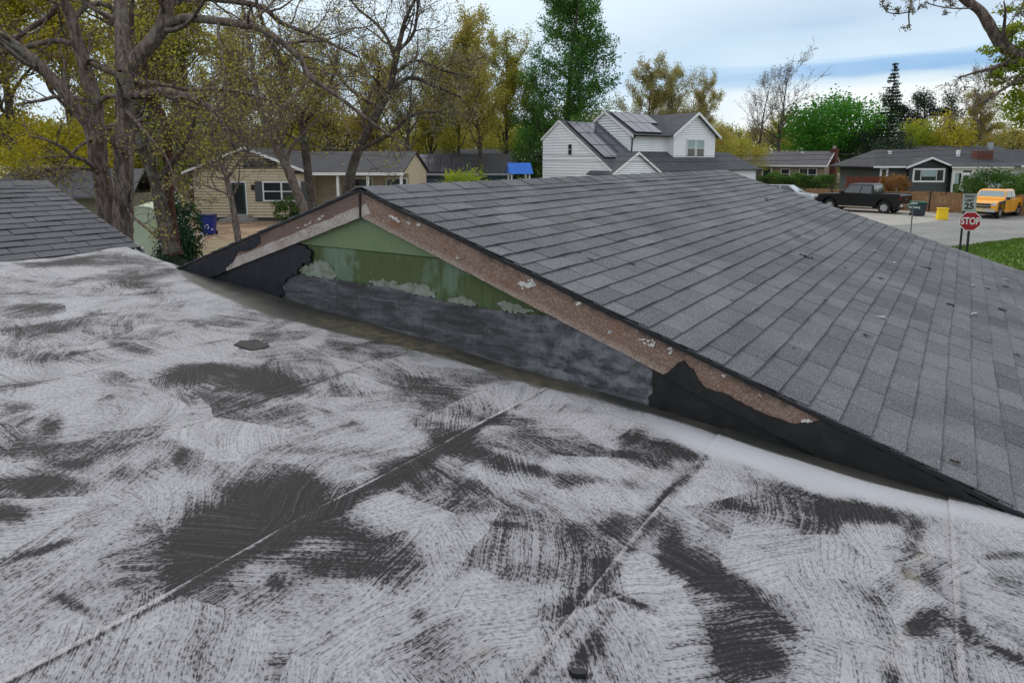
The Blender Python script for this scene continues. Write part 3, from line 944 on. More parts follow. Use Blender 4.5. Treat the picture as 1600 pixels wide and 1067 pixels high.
for i in range(8):
    b_ = yw + .012 - i * .302; a_ = b_ - .34
    mb = MB(); vs = []
    ang = [(-.135, -.135 * WP), (-.03, .0), (.03, .0), (.14, -.14 * WP)]
    for yy, lift in ((b_, .0), (a_, .005)):
        for (xx, zz) in ang:
            vs.append((xr_ + xx, yy, zr_ + zz + .010 + lift)); vs.append((xr_ + xx, yy, zr_ + zz + .019 + lift))
    n = 4; fs = []
    for k_ in range(n - 1):
        p, q = 2 * k_, 2 * k_ + 2
        fs += [(p + 1, 2 * n + p + 1, 2 * n + q + 1, q + 1), (p, q, 2 * n + q, 2 * n + p), (p, p + 1, q + 1, q), (2 * n + p, 2 * n + q, 2 * n + q + 1, 2 * n + p + 1)]
    fs += [(0, 2 * n, 2 * n + 1, 1), (2 * n - 2, 2 * n - 1, 4 * n - 1, 4 * n - 2)]
    mb.add(vs, fs).build('ridge_cap_shingle', M_shingle, wing)
mb = MB()
mb.prism([(xw, 0), (xr_ - 1.9, 0), (xr_ - 1.9, zr_ - 2 * WP - .1), (xr_, zr_ - .08), (xw, zw - .08)], yw - .3, yw - .15, 'y')
mb.build('end_wall', M_wallside, wing)
# ================================================================== ground, road, lawn
def ground_mat(name, cols, s1=1.2, s2=20, rough=0.95, bump=0.5):
    m, k, bs, out = new_mat(name)
    p = k.n('ShaderNodeNewGeometry').outputs['Position']
    a = k.noise(p, s1, 5, 0.65, 0.3); b = k.noise(p, s2, 4, 0.7)
    c = k.mix(k.step(a, 0.35, 0.65), cols[0], cols[1])
    c = k.mix(k.step(b, 0.48, 0.68, 0, .8), c, cols[2])
    if len(cols) > 3: c = k.mix(k.step(k.noise(p, s2 * 2.3, 3, 0.7), 0.58, 0.7, 0, .8), c, cols[3])
    k.put(bs.inputs['Base Color'], c); k.put(bs.inputs['Roughness'], rough)
    k.put(bs.inputs['Specular IOR Level'], .2)
    bb = k.n('ShaderNodeBump', {'Strength': bump, 'Distance': 0.03, 'Height': b}); k.put(bs.inputs['Normal'], bb.outputs[0])
    return m


M_earth = ground_mat('bare_woodland_soil', [(.10, .085, .045), (.16, .13, .07), (.08, .10, .03)])
M_litter = ground_mat('dry_leaf_litter', [(.20, .13, .08), (.36, .26, .175), (.10, .065, .04), (.50, .40, .29)], .45, 3)
M_grass = ground_mat('lawn_grass', [(.050, .11, .018), (.12, .20, .03), (.035, .08, .015), (.17, .19, .06)], .35, 2.2)
M_asphalt = ground_mat('worn_asphalt', [(.18, .18, .172), (.25, .245, .23), (.155, .155, .15)], .22, 2.6, .85, .2)
M_gravel = ground_mat('pale_gravel', [(.30, .29, .26), (.38, .36, .32), (.20, .18, .15), (.5, .48, .45)], 1.0, 8)
M_dirt = ground_mat('verge_dirt', [(.22, .17, .11), (.28, .22, .14), (.13, .12, .05), (.4, .36, .3)], 1.0, 6)


def sheet(name, pts, z, mat, kind='structure'):
    o = link(name, mesh(name, [(x, y, z) for x, y in pts], [list(range(len(pts)))], mat))
    o['kind'] = kind
    return o


sheet('ground', [(-900, -200), (900, -200), (900, 1500), (-900, 1500)], 0, M_earth)


def gxy(*pp): return [tuple(G(px, py)[:2]) for px, py in pp]


yard = gxy((150, 420), (560, 420), (640, 330), (560, 318), (420, 318), (225, 335))
sheet('yard_leaf_litter', [(-16, 9), (4, 9), (6, 44), (-4, 58), (-30, 58), (-26, 40)], .004, M_litter)
sheet('grass_strip', [(-14, 14.5), (-5, 17), (-5, 21.5), (-13, 19)], .009, ground_mat('thin_yellow_grass', [(.20, .16, .05), (.14, .14, .04), (.10, .07, .03)], 1.5, 12))
# street runs from lower left to upper right
near_a, near_b = Vector((19.3, 30.2)), Vector((27.4, 34.9))
dr = (near_b - near_a).normalized(); nrm = Vector((-dr.y, dr.x))
a0 = near_a - dr * 60; a1 = near_a + dr * 90
rw = 11.3
sheet('road', [tuple(a0), tuple(a1), tuple(a1 + nrm * rw), tuple(a0 + nrm * rw)], .008, M_asphalt)
sheet('lawn', [tuple(a0 - nrm * .05), tuple(a1 - nrm * .05), (120, 20), (120, -40), (7, -40), (7, 12), (-3, 20)], .012, M_grass)
sheet('verge', [tuple(a0 + nrm * rw), tuple(a1 + nrm * rw), tuple(a1 + nrm * (rw + 9)), tuple(a0 + nrm * (rw + 9))], .006, M_dirt)
sheet('gravel_drive', gxy((1250, 330), (1330, 348), (1400, 353), (1475, 345), (1470, 337), (1440, 330), (1420, 326), (1250, 318)), .013, M_gravel)

# ================================================================== building helpers
def siding(x0f, z0, z1, pitch, y, proud=.016, gap=.27):
    """lapped boards on the plane y, facing -y. x0f(z) -> (xa, xb)"""
    mb = MB(); z = z0
    while z < z1 - .01:
        zt = min(z + pitch, z1)
        a0_, b0_ = x0f(z); a1_, b1_ = x0f(zt)
        if b0_ - a0_ > .02:
            if b1_ < a1_: a1_ = b1_ = (a1_ + b1_) / 2
            zt -= pitch * gap
            mb.add([(a0_, y - proud - .05, z), (b0_, y - proud - .05, z), (b1_, y - .018, zt), (a1_, y - .018, zt), (a0_, y, z), (b0_, y, z), (a1_, y, zt), (b1_, y, zt)], [(0, 1, 2, 3), (4, 5, 1, 0), (3, 2, 7, 6)])
        z += pitch
    return mb


def placed(o, parent, M=None):
    o.parent = parent
    if M is not None: o.matrix_local = M
    return o


def window(parent, x, z, w, h, y, cols=1, rows=2, M=None, frame=M_white_paint, fw=.09, glass=M_glass, name='window', blind=None):
    """frame as a part, panes as its sub-parts; on plane y facing -y"""
    y -= .06
    mb = MB()
    mb.box(x, x + w, y - .05, y, z + h - fw, z + h); mb.box(x, x + w, y - .06, y, z, z + fw)
    mb.box(x, x + fw, y - .05, y, z + fw, z + h - fw); mb.box(x + w - fw, x + w, y - .05, y, z + fw, z + h - fw)
    cw = (w - 2 * fw) / cols; rh = (h - 2 * fw) / rows
    t = fw * .32
    for i in range(1, cols): mb.box(x + fw + i * cw - t * 1.8, x + fw + i * cw + t * 1.8, y - .045, y, z + fw, z + h - fw)
    for j in range(1, rows): mb.box(x + fw, x + w - fw, y - .04, y - .002, z + fw + j * rh - t, z + fw + j * rh + t)
    f = mb.build(name, frame, parent)
    if M is not None: f.matrix_local = M
    for i in range(cols):
        for j in range(rows):
            g = glass if not (blind and j == rows - 1) else blind
            MB().box(x + fw + i * cw + .01, x + fw + (i + 1) * cw - .01, y - .03, y - .01, z + fw + j * rh + .01, z + fw + (j + 1) * rh - .01).build('pane', g, f)
    return f


M_beige = simple('beige_vinyl_siding', (.60, .50, .35), .6, .12, 2.0)
M_tan = simple('tan_siding', (.36, .29, .20), .7, .15, 2.0)
M_charcoal = simple('charcoal_siding', (.075, .085, .085), .7, .15, 2.0)
M_slateblue = simple('slate_blue_siding', (.065, .10, .125), .7, .15, 2.0)
M_whitesiding = simple('white_vinyl_siding', (.87, .88, .90), .5, .05, 1.0)
M_roofdark = shingle_mat('charcoal_roof', (.045, .047, .052), (.03, .03, .034), (.065, .066, .072))
M_roofgrey = shingle_mat('grey_brown_roof', (.068, .070, .080), (.045, .046, .052), (.10, .102, .115))
M_roofpurple = shingle_mat('weathered_roof', (.085, .082, .088), (.045, .045, .05), (.12, .12, .13))
M_solar = simple('solar_glass', (.060, .055, .085), .12, .1, .6, spec=.6, coat=.5)
M_solarframe = simple('solar_frame', (.02, .02, .022), .4)
M_door_green = simple('dark_green_door', (.03, .055, .05), .3)
M_brick = simple('red_brick', (.16, .055, .04), .9, .4, 14, .5)
M_blind = simple('window_blind', (.32, .42, .42), .5, .1, 3)
M_step = simple('concrete_step', (.32, .30, .28), .9, .2, 5)
M_gutter = simple('black_gutter', (.02, .02, .022), .4)


def roof_plane(parent, pts, mat, th=.10, name='roof'):
    """pts: coplanar 3D outline; gives a slab hanging down by th"""
    n = len(pts)
    v = [tuple(p) for p in pts] + [(p[0], p[1], p[2] - th) for p in pts]
    f = [list(range(n)), list(range(n, 2 * n))[::-1]] + [(i, n + i, n + (i + 1) % n, (i + 1) % n) for i in range(n)]
    return MB().add(v, f).build(name, mat, parent)


# ------------------------------------------------------------------ beige ranch house, left
hs = empty('ranch_house', (P(392, 340, 44.5).x, 44.5, 0), R(-3))
tag(hs, 'beige clapboard ranch house with a dark green door and white double window among the trees', 'house')
hw = 3.75                                       # half width of the gable wing
siding(lambda z: (-hw, hw), .25, 3.28, .19, 0).build('wall', M_beige, hs)
siding(lambda z: (-hw + (z - 3.28) / .38, hw - (z - 3.28) / .38), 3.28, 4.62, .19, -.03).build('gable_siding', M_beige, hs)
siding(lambda z: (-.3, 2.0), 3.5, 4.15, .16, -.07).build('dark_gable_panel', M_roofdark, hs)
MB().box(-hw, hw, 0.002, 8, 0.02, 3.26).build('house_body', M_beige, hs)
MB().box(-hw - .05, hw + .05, -.06, .2, 0, .25).build('foundation', M_roofdark, hs)
for sg in (-1, 1):
    roof_plane(hs, [(0, -.45, 4.85), (sg * (hw + .5), -.45, 4.85 - .38 * (hw + .5)), (sg * (hw + .5), 8, 4.85 - .38 * (hw + .5)), (0, 8, 4.85)][::sg], M_roofdark)
    MB().prism([(0, 4.86), (sg * (hw + .52), 4.86 - .38 * (hw + .52)), (sg * (hw + .52), 4.70 - .38 * (hw + .52)), (0, 4.70)], -.50, -.455, 'y').build('rake_board', M_white_paint, hs)
# right wing with its porch
MB().box(hw, 10.2, 2.4, 9.0, 0, 3.1).prism([(0, 3.1), (4.6, 4.5), (9.2, 3.1)], 9.9, 10.2, 'x').build('porch_wall', M_beige, hs)
siding(lambda z: (hw + .02, 10.2), .25, 3.05, .19, 2.39).build('wall', M_beige, hs)
roof_plane(hs, [(hw - 1, -.2, 3.22), (10.35, -.2, 3.22), (10.35, 4.6, 4.62), (hw - 3, 4.6, 4.62)], M_roofdark)
roof_plane(hs, [(hw - 3, 4.6, 4.62), (10.35, 4.6, 4.62), (10.35, 9.6, 3.2), (hw - 1, 9.6, 3.2)], M_roofdark)
MB().box(hw + .2, 10.4, -.32, -.21, 3.02, 3.2).build('porch_fascia', M_white_paint, hs)
for x in (5.9, 7.9, 10.1): MB().box(x, x + .16, -.1, .06, 0.1, 3.0).build('porch_post', M_white_paint, hs)
MB().box(hw + .2, 10.4, -.3, 2.38, .0, .28).build('porch_floor', M_step, hs)
for x in (6.2, 8.6): window(hs, x, 1.6, 1.5, 1.2, 2.36)
# entrance door
dx = -1.15
MB().box(dx - .09, dx + 1.0, -.09, -.02, .40, 2.62).build('door_frame', M_white_paint, hs)
d_ = MB().box(dx, dx + .91, -.12, -.092, .46, 2.53).build('door', M_door_green, hs)
MB().box(dx + .13, dx + .78, -.135, -.122, .75, 2.35).build('door_glass', M_glass, d_)
MB().box(dx + .06, dx + .09, -.17, -.122, 1.40, 1.52).build('handle', M_white_paint, d_)
MB().box(dx - .5, dx + 1.7, -1.1, -.13, 0, .2).box(dx - .2, dx + 1.3, -.7, -.131, .2, .38).build('door_step', M_step, hs)
window(hs, .95, 1.30, 2.55, 1.32, -.03, cols=2)
for x in (.42, 3.55): MB().box(x, x + .5, -.09, -.03, 1.30, 2.62).build('shutter', M_charcoal, hs)
MB().box(.22, .38, -.2, -.03, 2.05, 2.4).build('wall_lamp', M_black_metal, hs)
M_black_metal2 = M_black_metal

# ------------------------------------------------------------------ slate blue house with solar roof
q = P(690, 290, 60)
hb = empty('blue_house', (P(626, 270, 60).x, 60, 0), R(4))
tag(hb, 'small slate blue house with rooftop solar panels behind the round green bush', 'house')
siding(lambda z: (0.2, 9.6), 0.2, 2.75, .18, 0).build('wall', M_slateblue, hb)
MB().box(.2, 9.6, .002, 6, 0, 2.7).build('house_body', M_slateblue, hb)
roof_plane(hb, [(-.2, -.4, 2.75), (10.0, -.4, 2.75), (10.0, 3.2, 4.55), (-.2, 3.2, 4.55)], M_roofdark)
roof_plane(hb, [(-.2, 3.2, 4.55), (10.0, 3.2, 4.55), (10.0, 6.6, 2.75), (-.2, 6.6, 2.75)], M_roofdark)
MB().box(-.2, 10.0, -.52, -.41, 2.62, 2.78).build('gutter', simple('grey_gutter', (.3, .32, .34), .5), hb)
window(hb, 1.05, 1.25, 1.0, 1.05, -.02)
for i in range(5):
    for j in range(2):
        if i == 4 and j == 1: continue
        x = .35 + i * 1.05 + (.25 if i > 3 else 0); s0, s1 = .25 + j * 1.7, 1.9 + j * 1.7
        f = lambda s: (-.4 + s * .894, 2.80 + s * .447)
        a, b = f(s0), f(s1)
        MB().add([(x, a[0], a[1] + .05), (x + 1.0, a[0], a[1] + .05), (x + 1.0, b[0], b[1] + .05), (x, b[0], b[1] + .05),
                  (x, a[0], a[1] + .01), (x + 1.0, a[0], a[1] + .01), (x + 1.0, b[0], b[1] + .01), (x, b[0], b[1] + .01)],
                 [(0, 1, 2, 3), (7, 6, 5, 4), (0, 4, 5, 1), (1, 5, 6, 2), (2, 6, 7, 3), (3, 7, 4, 0)]).build('solar_panel', M_solar, hb)
hb2 = empty('dark_roof_house', (P(735, 240, 74).x, 74, 0), R(-3))
tag(hb2, 'dark roofed house just behind the blue solar house', 'house')
MB().box(-4.8, 4.8, 0, 7, 0, 3.2).build('wall', M_charcoal, hb2)
roof_plane(hb2, [(-5.2, -.5, 3.4), (5.2, -.5, 3.4), (4.6, 3.5, 5.2), (-4.6, 3.5, 5.2)], M_roofdark)
roof_plane(hb2, [(-4.6, 3.5, 5.2), (4.6, 3.5, 5.2), (5.2, 7.5, 3.4), (-5.2, 7.5, 3.4)], M_roofdark)

# ------------------------------------------------------------------ grey roofed bungalow far left + pale tent
hl = empty('grey_roof_bungalow', (P(90, 290, 34).x, 34, 0), R(10))
tag(hl, 'low grey roofed bungalow behind the left wing roof', 'house')
MB().box(-3.4, 3.2, 0, 6, 0, 2.2).build('wall', simple('olive_wall', (.17, .17, .11), .8), hl)
roof_plane(hl, [(-3.8, -.5, 2.2), (3.6, -.5, 2.2), (3.1, 3, 3.55), (-3.3, 3, 3.55)], M_roofpurple)
roof_plane(hl, [(-3.3, 3, 3.55), (3.1, 3, 3.55), (3.6, 6.5, 2.2), (-3.8, 6.5, 2.2)], M_roofpurple)
hl2 = empty('white_gable_shed', (P(-8, 262, 40).x, 40, 0), R(-15))
tag(hl2, 'pale shed with white rake boards at the far left edge', 'shed')
MB().prism([(-2.5, 0), (2.0, 0), (2.0, 2.9), (-.2, 3.6), (-2.5, 2.9)], 0, 5, 'y').build('wall', M_whitesiding, hl2)
for sg in (-1, 1): roof_plane(hl2, [(-.2, -.3, 3.7), (-.2 + sg * 2.6, -.3, 2.87), (-.2 + sg * 2.6, 5.2, 2.87), (-.2, 5.2, 3.7)][::sg], M_whitesiding, .12)

tent = empty('garden_tent', (P(222, 340, 26).x, 26, 0), R(20))
tag(tent, 'pale green rounded tarp shelter between the oak trunk and the dark trunks', 'shelter')
M_tent = simple('pale_green_tarp', (.40, .47, .34), .6, .12, 1.5)
prof = [(1.35 * math.cos(a) * (1.0 if math.sin(a) < .6 else .95), 2.25 * math.sin(a) ** .75) for a in [i * math.pi / 14 for i in range(15)]]
MB().prism(prof, -.1, 3.6, 'y').build('cover', M_tent, tent, smooth=False)
MB().tube([(p[0] * 1.01, -.12, p[1] * 1.01) for p in prof], .025, 6).build('frame_hoop', simple('tent_pole', (.5, .5, .48), .4), tent)

# ------------------------------------------------------------------ white two storey house with solar roofs
B = R(40)
# house axes: x along the ridge (right and away), y = away from the viewer's side
wh = empty('white_house', (2.57, 56.0, 0), B)
tag(wh, 'white two storey house with grey roofs and two solar arrays', 'house')
# local: a -> +x ; b (towards near right) -> -y
def L(v, u, z): return (v, -u, z)
gp = lambda z: ((.0, 7.56) if z < 3.24 else ((0 if z < 5.8 else (z - 5.8) / .66), 7.56 - (z - 3.24) / .68))
# left gable wall faces -x: build in a turned frame
Mg = Matrix.Rotation(R(-90), 4, 'Z')             # its x runs along -y of the house
o = siding(gp, .3, 7.02, .22, 0, gap=.13).build('gable_wall', M_whitesiding, wh); o.matrix_local = Mg
mb = MB()
mb.prism([(0, 0), (-7.5, 0), (-7.5, 3.1), (-1.92, 6.9), (0, 5.7)], .003, .1, 'x')
mb.box(0.0, 4.5, -.2, 0, 0, 5.6)
mb.build('house_body', M_whitesiding, wh)
for dz in (0, .42):
    o = MB().box(3.05, 3.36, -.12, -.07, 4.42 + dz, 4.78 + dz).build('vent_window', M_glass, wh); o.matrix_local = Mg
for p_, q_ in (((-.15, 5.70), (1.92, 7.14)), ((1.92, 7.14), (7.66, 3.23))):
    o = MB().prism([p_, q_, (q_[0], q_[1] - .2), (p_[0], p_[1] - .2)], -.14, -.10, 'y').build('rake_board', M_white_paint, wh); o.matrix_local = Mg
# saltbox slope running right to the hip end, and the short rear slope
V1 = 20.7
roof_plane(wh, [L(-.12, 1.92, 7.10), L(-.12, 7.75, 3.13), L(4.45, 7.75, 3.13), L(4.45, 1.92, 7.10)], M_roofgrey)
roof_plane(wh, [L(4.45, 5.5, 4.66), L(4.45, 7.75, 3.13), L(V1, 7.75, 3.13), L(V1 - 2.2, 5.5, 4.66)], M_roofgrey)
roof_plane(wh, [L(V1 - 2.2, 5.5, 4.66), L(V1, 7.75, 3.13), L(V1, 0, 3.13), L(V1 - 2.2, 2.5, 4.66)], M_roofgrey)
roof_plane(wh, [L(4.45, 5.5, 4.66), L(V1 - 2.2, 5.5, 4.66), L(V1 - 2.2, 2.5, 4.66), L(4.45, 2.5, 4.66)], M_roofgrey, .06)
roof_plane(wh, [L(-.12, 1.92, 7.10), L(4.45, 1.92, 7.10), L(4.45, -.2, 5.66), L(-.12, -.2, 5.66)], M_roofgrey)
MB().box(0, V1 - .3, -7.4, -7.3, 0, 3.1).box(V1 - .4, V1 - .3, -7.4, -.3, 0, 3.1).build('front_wall', M_whitesiding, wh)
MB().tube([L(V1 - 8, 7.82, 3.1), L(V1 + .06, 7.82, 3.1), L(V1 + .06, .0, 3.1)], .07, 5).tube([L(V1 + .0, 7.7, 3.05), L(V1 - .25, 7.5, 2.8), L(V1 - .25, 7.5, .2)], .05, 5).build('gutter', M_gutter, wh)
# upper storey
gu = lambda z: ((0, 5.5) if z < 6.18 else ((z - 6.18) / .62, 5.5 - (z - 6.18) / .62))
X0 = 4.5
o = siding(gu, 3.0, 7.86, .22, 0, gap=.13).build('upper_gable_wall', M_whitesiding, wh); o.matrix_local = Matrix.Translation((X0, 0, 0)) @ Mg
mb = MB(); mb.box(X0 + .01, X0 + 6.6, -5.4, -.1, 2.5, 6.12); mb.build('upper_body', M_whitesiding, wh)
o = siding(lambda z: (X0, X0 + 4.8), 4.4, 6.05, .15, -5.42, gap=.13).build('upper_front_wall', M_whitesiding, wh)
zr = 6.18 + .62 * 2.75
for sg in (0, 1):
    e_ = -5.85 if sg else .35
    pts = [(X0 - .15, -2.75, zr + .08), (X0 - .15, e_, 5.99 + .0), (X0 + 8.2, e_, 5.99), (X0 + 8.2, -2.75, zr + .08)]
    roof_plane(wh, pts if sg else pts[::-1], M_roofgrey)
for p_, q_ in (((-.4, 5.95), (2.75, zr + .12)), ((2.75, zr + .12), (5.9, 5.95))):
    o = MB().prism([p_, q_, (q_[0], q_[1] - .2), (p_[0], p_[1] - .2)], -.2, -.155, 'y').build('rake_board', M_white_paint, wh)
    o.matrix_local = Matrix.Translation((X0, 0, 0)) @ Mg
MB().tube([(X0 - .1, -5.92, 5.96), (X0 + 4.6, -5.92, 5.96)], .08, 5).tube([(X0 + .1, -5.9, 5.9), (X0 + .2, -5.5, 5.6), (X0 + .12, -5.5, 4.5)], .06, 5).build('gutter', M_gutter, wh)
# cross gable towards the street
gx0, gx1 = X0 + 4.75, X0 + 10.9 - .05
gc = (gx0 + gx1) / 2; gh = (gx1 - gx0) / 2
yf = -6.1
siding(lambda z: ((gx0, gx1) if z < 6.15 else (gx0 + (z - 6.15) / .58, gx1 - (z - 6.15) / .58)), 3.3, 7.9, .15, yf, gap=.13).build('cross_gable_wall', M_whitesiding, wh)
MB().box(gx0 + .01, gx1 - .01, yf + .01, -.5, 3.2, 6.1).build('cross_gable_body', M_whitesiding, wh)
zc = 6.15 + .58 * gh
for sg in (-1, 1):
    pts = [(gc, yf - .35, zc + .1), (gc + sg * (gh + .4), yf - .35, zc + .1 - .58 * (gh + .4)), (gc + sg * (gh + .4), -2.6, zc + .1 - .58 * (gh + .4)), (gc, -2.6, zc + .1)]
    roof_plane(wh, pts[::sg], M_roofgrey)
    MB().prism([(gc, zc + .14), (gc + sg * (gh + .45), zc + .14 - .58 * (gh + .45)), (gc + sg * (gh + .45), zc - .1 - .58 * (gh + .45)), (gc, zc - .1)], yf - .4, yf - .355, 'y').build('rake_board', M_white_paint, wh)
for xx in (gx0 + 1.85, gx0 + 3.2): window(wh, xx, 4.2, 1.2, 1.55, yf - .01, blind=M_blind, fw=.07)
# small entry gable
ec, eh = 2.4, 2.65
for sg in (-1, 1):
    pts = [(ec, -8.1, 4.55), (ec + sg * (eh + .25), -8.1, 4.55 - .55 * (eh + .25)), (ec + sg * (eh + .25), -5.4, 4.55 - .55 * (eh + .25)), (ec, -5.4, 4.55)]
    roof_plane(wh, pts[::sg], M_roofgrey)
    MB().prism([(ec, 4.60), (ec + sg * (eh + .3), 4.60 - .55 * (eh + .3)), (ec + sg * (eh + .3), 4.42 - .55 * (eh + .3)), (ec, 4.42)], -8.15, -8.105, 'y').build('rake_board', M_white_paint, wh)
siding(lambda z: ((ec - eh, ec + eh) if z < 3 else (ec - eh + (z - 3) / .55, ec + eh - (z - 3) / .55)), .2, 4.4, .15, -7.9, gap=.13).build('entry_gable_wall', M_whitesiding, wh)


def solar(parent, orig, ux, us, cells, w=1.03, h=1.7):
    """orig on the roof; ux along the ridge, us down the slope"""
    ux = Vector(ux).normalized(); us = Vector(us).normalized(); nn = us.cross(ux); nn = nn if nn.z > 0 else -nn
    for i, j in cells:
        o0 = Vector(orig) + ux * (i * w) + us * (j * h)
        vs = [o0, o0 + ux * (w - .03), o0 + ux * (w - .03) + us * (h - .03), o0 + us * (h - .03)]
        vs = [v + nn * .14 for v in vs] + [v + nn * .06 for v in vs]
        fr = MB().add(vs, [(0, 1, 2, 3), (7, 6, 5, 4), (0, 4, 5, 1), (1, 5, 6, 2), (2, 6, 7, 3), (3, 7, 4, 0)]).build('solar_panel', M_solarframe, parent)
        c = (vs[0] + vs[2]) / 2
        MB().add([c + (v - c) * .96 + nn * .006 for v in vs[:4]], [(0, 1, 2, 3)]).build('cells', M_solar, fr)


solar(wh, L(.45, 2.15, 6.94), (1, 0, 0), (0, -5.83, -3.97), [(0, 0), (1, 0), (2, 0), (0, 1), (1, 1), (2, 1), (0, 2), (1, 2), (2, 2)])
solar(wh, L(X0 + .35, 2.95, 7.79), (1, 0, 0), (0, -3.1, -1.92), [(0, 0), (1, 0), (2, 0), (3, 0), (0, 1), (1, 1), (2, 1)], w=1.15, h=1.6)

# ------------------------------------------------------------------ tan ranch house with brick chimney
D = 92
tn = empty('tan_ranch_house', (P(1287, 260, D).x, D, .3), R(-35))
tag(tn, 'tan ranch house with white trimmed windows and a tall brick chimney on its gable', 'house')
LW, GW = 12.4, 9.6
siding(lambda z: (-LW, 0), .2, 3.0, .2, 0).build('wall', M_tan, tn)
MB().box(-LW, -.01, .01, GW, 0, 2.95).build('house_body', M_tan, tn)
Mgr = Matrix.Rotation(R(90), 4, 'Z')
o = siding(lambda z: ((0, GW) if z < 3 else ((z - 3) / .36, GW - (z - 3) / .36)), .2, 4.65, .2, 0).build('gable_wall', M_tan, tn); o.matrix_local = Mgr
zp = 3.0 + .36 * GW / 2
roof_plane(tn, [(-LW - .5, -.6, 2.85), (.5, -.6, 2.85), (.5, GW / 2, zp + .12), (-LW + 1.5, GW / 2, zp + .12)], M_roofpurple)
roof_plane(tn, [(-LW + 1.5, GW / 2, zp + .12), (.5, GW / 2, zp + .12), (.5, GW + .6, 2.85), (-LW - .5, GW + .6, 2.85)], M_roofpurple)
MB().box(-LW - .5, .5, -.72, -.61, 2.68, 2.88).build('gutter', M_white_paint, tn)
for p_, q_ in (((-.7, 2.82), (GW / 2, zp + .16)), ((GW / 2, zp + .16), (GW + .7, 2.82))):
    o = MB().prism([p_, q_, (q_[0], q_[1] - .22), (p_[0], p_[1] - .22)], -.56, -.51, 'y').build('rake_board', M_white_paint, tn); o.matrix_local = Mgr
for x, w, z, h in ((-11.3, 1.0, 1.1, 1.3), (-10.0, 1.4, .9, 1.5), (-5.5, 1.2, .9, 1.5), (-3.1, 2.3, .7, 1.8)): window(tn, x, z, w, h, -.02, cols=2 if w > 1.3 else 1)
dd = MB().box(-7.9, -6.9, -.11, -.08, .3, 2.4).build('door', M_door_green, tn)
MB().box(-8.1, -7.91, -.12, -.07, .3, 2.5).box(-6.89, -6.7, -.12, -.07, .3, 2.5).build('door_frame', M_white_paint, tn)
ch = MB().box(.02, .75, 4.1, 5.9, 0, 5.0).box(-.05, .82, 4.0, 6.0, 5.0, 5.18).build('chimney', M_brick, tn)
MB().tube([(.35, 4.6, 5.18), (.35, 4.6, 5.6)], .16, 8).tube([(.35, 5.4, 5.18), (.35, 5.4, 5.5)], .16, 8).build('chimney_pot', M_step, ch)
for x, y in ((-9.3, 3.9), (-8.2, 4.2), (-3.9, 4.1)): MB().box(x, x + .4, y, y + .3, 4.2, 4.75).build('roof_vent', M_white_paint, tn)

# ------------------------------------------------------------------ charcoal house with white porch
D = 78
dk = empty('charcoal_house', (P(1372, 270, D).x, D, .1), R(0))
tag(dk, 'charcoal ranch house with a white framed picture window and enclosed white porch', 'house')
siding(lambda z: (0, 7.75), .2, 3.1, .2, 0).build('wall', M_charcoal, dk)
siding(lambda z: (3.3, 7.7), .2, 3.05, .2, -.5).build('bay_wall', M_charcoal, dk)
siding(lambda z: (3.2 + (z - 3.05) / .40, 7.8 - (z - 3.05) / .40), 3.05, 3.95, .2, -.5).build('bay_gable', M_charcoal, dk)
MB().box(0, 24, .01, 9, 0, 3.0).box(3.3, 7.7, -.49, .0, 0, 3.0).build('house_body', M_charcoal, dk)
roof_plane(dk, [(-.9, -.7, 3.1), (24, -.7, 3.1), (24, 5.0, 5.1), (2.2, 5.0, 5.1)], M_roofdark)
roof_plane(dk, [(2.2, 5.0, 5.1), (24, 5.0, 5.1), (24, 10.2, 3.1), (-.9, 10.2, 3.1)], M_roofdark)
roof_plane(dk, [(-.9, -.7, 3.1), (2.2, 5.0, 5.1), (-.9, 10.2, 3.1)], M_roofdark)
for sg in (-1, 1):
    roof_plane(dk, [(5.5, -1.0, 4.10), (5.5 + sg * 2.75, -1.0, 3.0), (5.5 + sg * 2.75, 1.8, 3.0), (5.5, 1.8, 4.10)][::sg], M_roofdark)
    MB().prism([(5.5, 4.18), (5.5 + sg * 2.85, 3.04), (5.5 + sg * 2.85, 2.84), (5.5, 3.96)], -1.07, -1.01, 'y').build('rake_board', M_white_paint, dk)
MB().box(-.95, 2.7, -.80, -.71, 2.95, 3.14).build('fascia', M_white_paint, dk)
window(dk, .15, 1.0, .95, 2.0, -.02, rows=1, fw=.22)
wf = window(dk, 3.65, 1.3, 3.7, 1.6, -.53, cols=1, rows=1, fw=.2)
for x in (4.55, 6.35): MB().box(x, x + .07, -.65, -.63, 1.5, 2.7).build('mullion', M_white_paint, wf)
MB().box(4.7, 6.3, -.632, -.622, 1.95, 2.7).build('curtain', M_blind, wf)
# enclosed porch
M_cream = simple('cream_porch', (.68, .67, .60), .6, .06)
pw = MB()
pw.box(7.75, 17, -1.3, -1.2, .2, 1.0).box(7.75, 17, -1.3, -1.2, 2.35, 3.0).box(17, 17.1, -1.3, 0, .2, 3)
for x in (7.75, 9.9, 11.9, 13.9, 15.9): pw.box(x, x + .32, -1.31, -1.19, 1.0, 2.35)
pw.build('porch_wall', M_cream, dk)
MB().box(7.6, 17.2, -1.6, -1.31, 2.9, 3.08).build('porch_fascia', M_cream, dk)
roof_plane(dk, [(7.6, -1.6, 3.12), (17.3, -1.6, 3.12), (17.3, .3, 3.5), (7.6, .3, 3.5)], M_roofdark, .04)
for x, w in ((8.08, .5), (10.25, 1.6), (12.25, 1.6), (14.25, 1.6)): MB().box(x, x + w, -1.25, -1.22, 1.0, 2.35).build('porch_pane', M_blind, dk)
MB().box(7.95, 8.6, -1.33, -1.305, .25, 1.15).build('dark_panel', M_glass, dk)
d_ = MB().box(8.75, 9.85, -1.37, -1.32, .22, 2.4).build('porch_door', M_white_paint, dk)
MB().box(8.98, 9.6, -1.385, -1.372, 1.2, 2.1).build('door_glass', M_glass, d_)
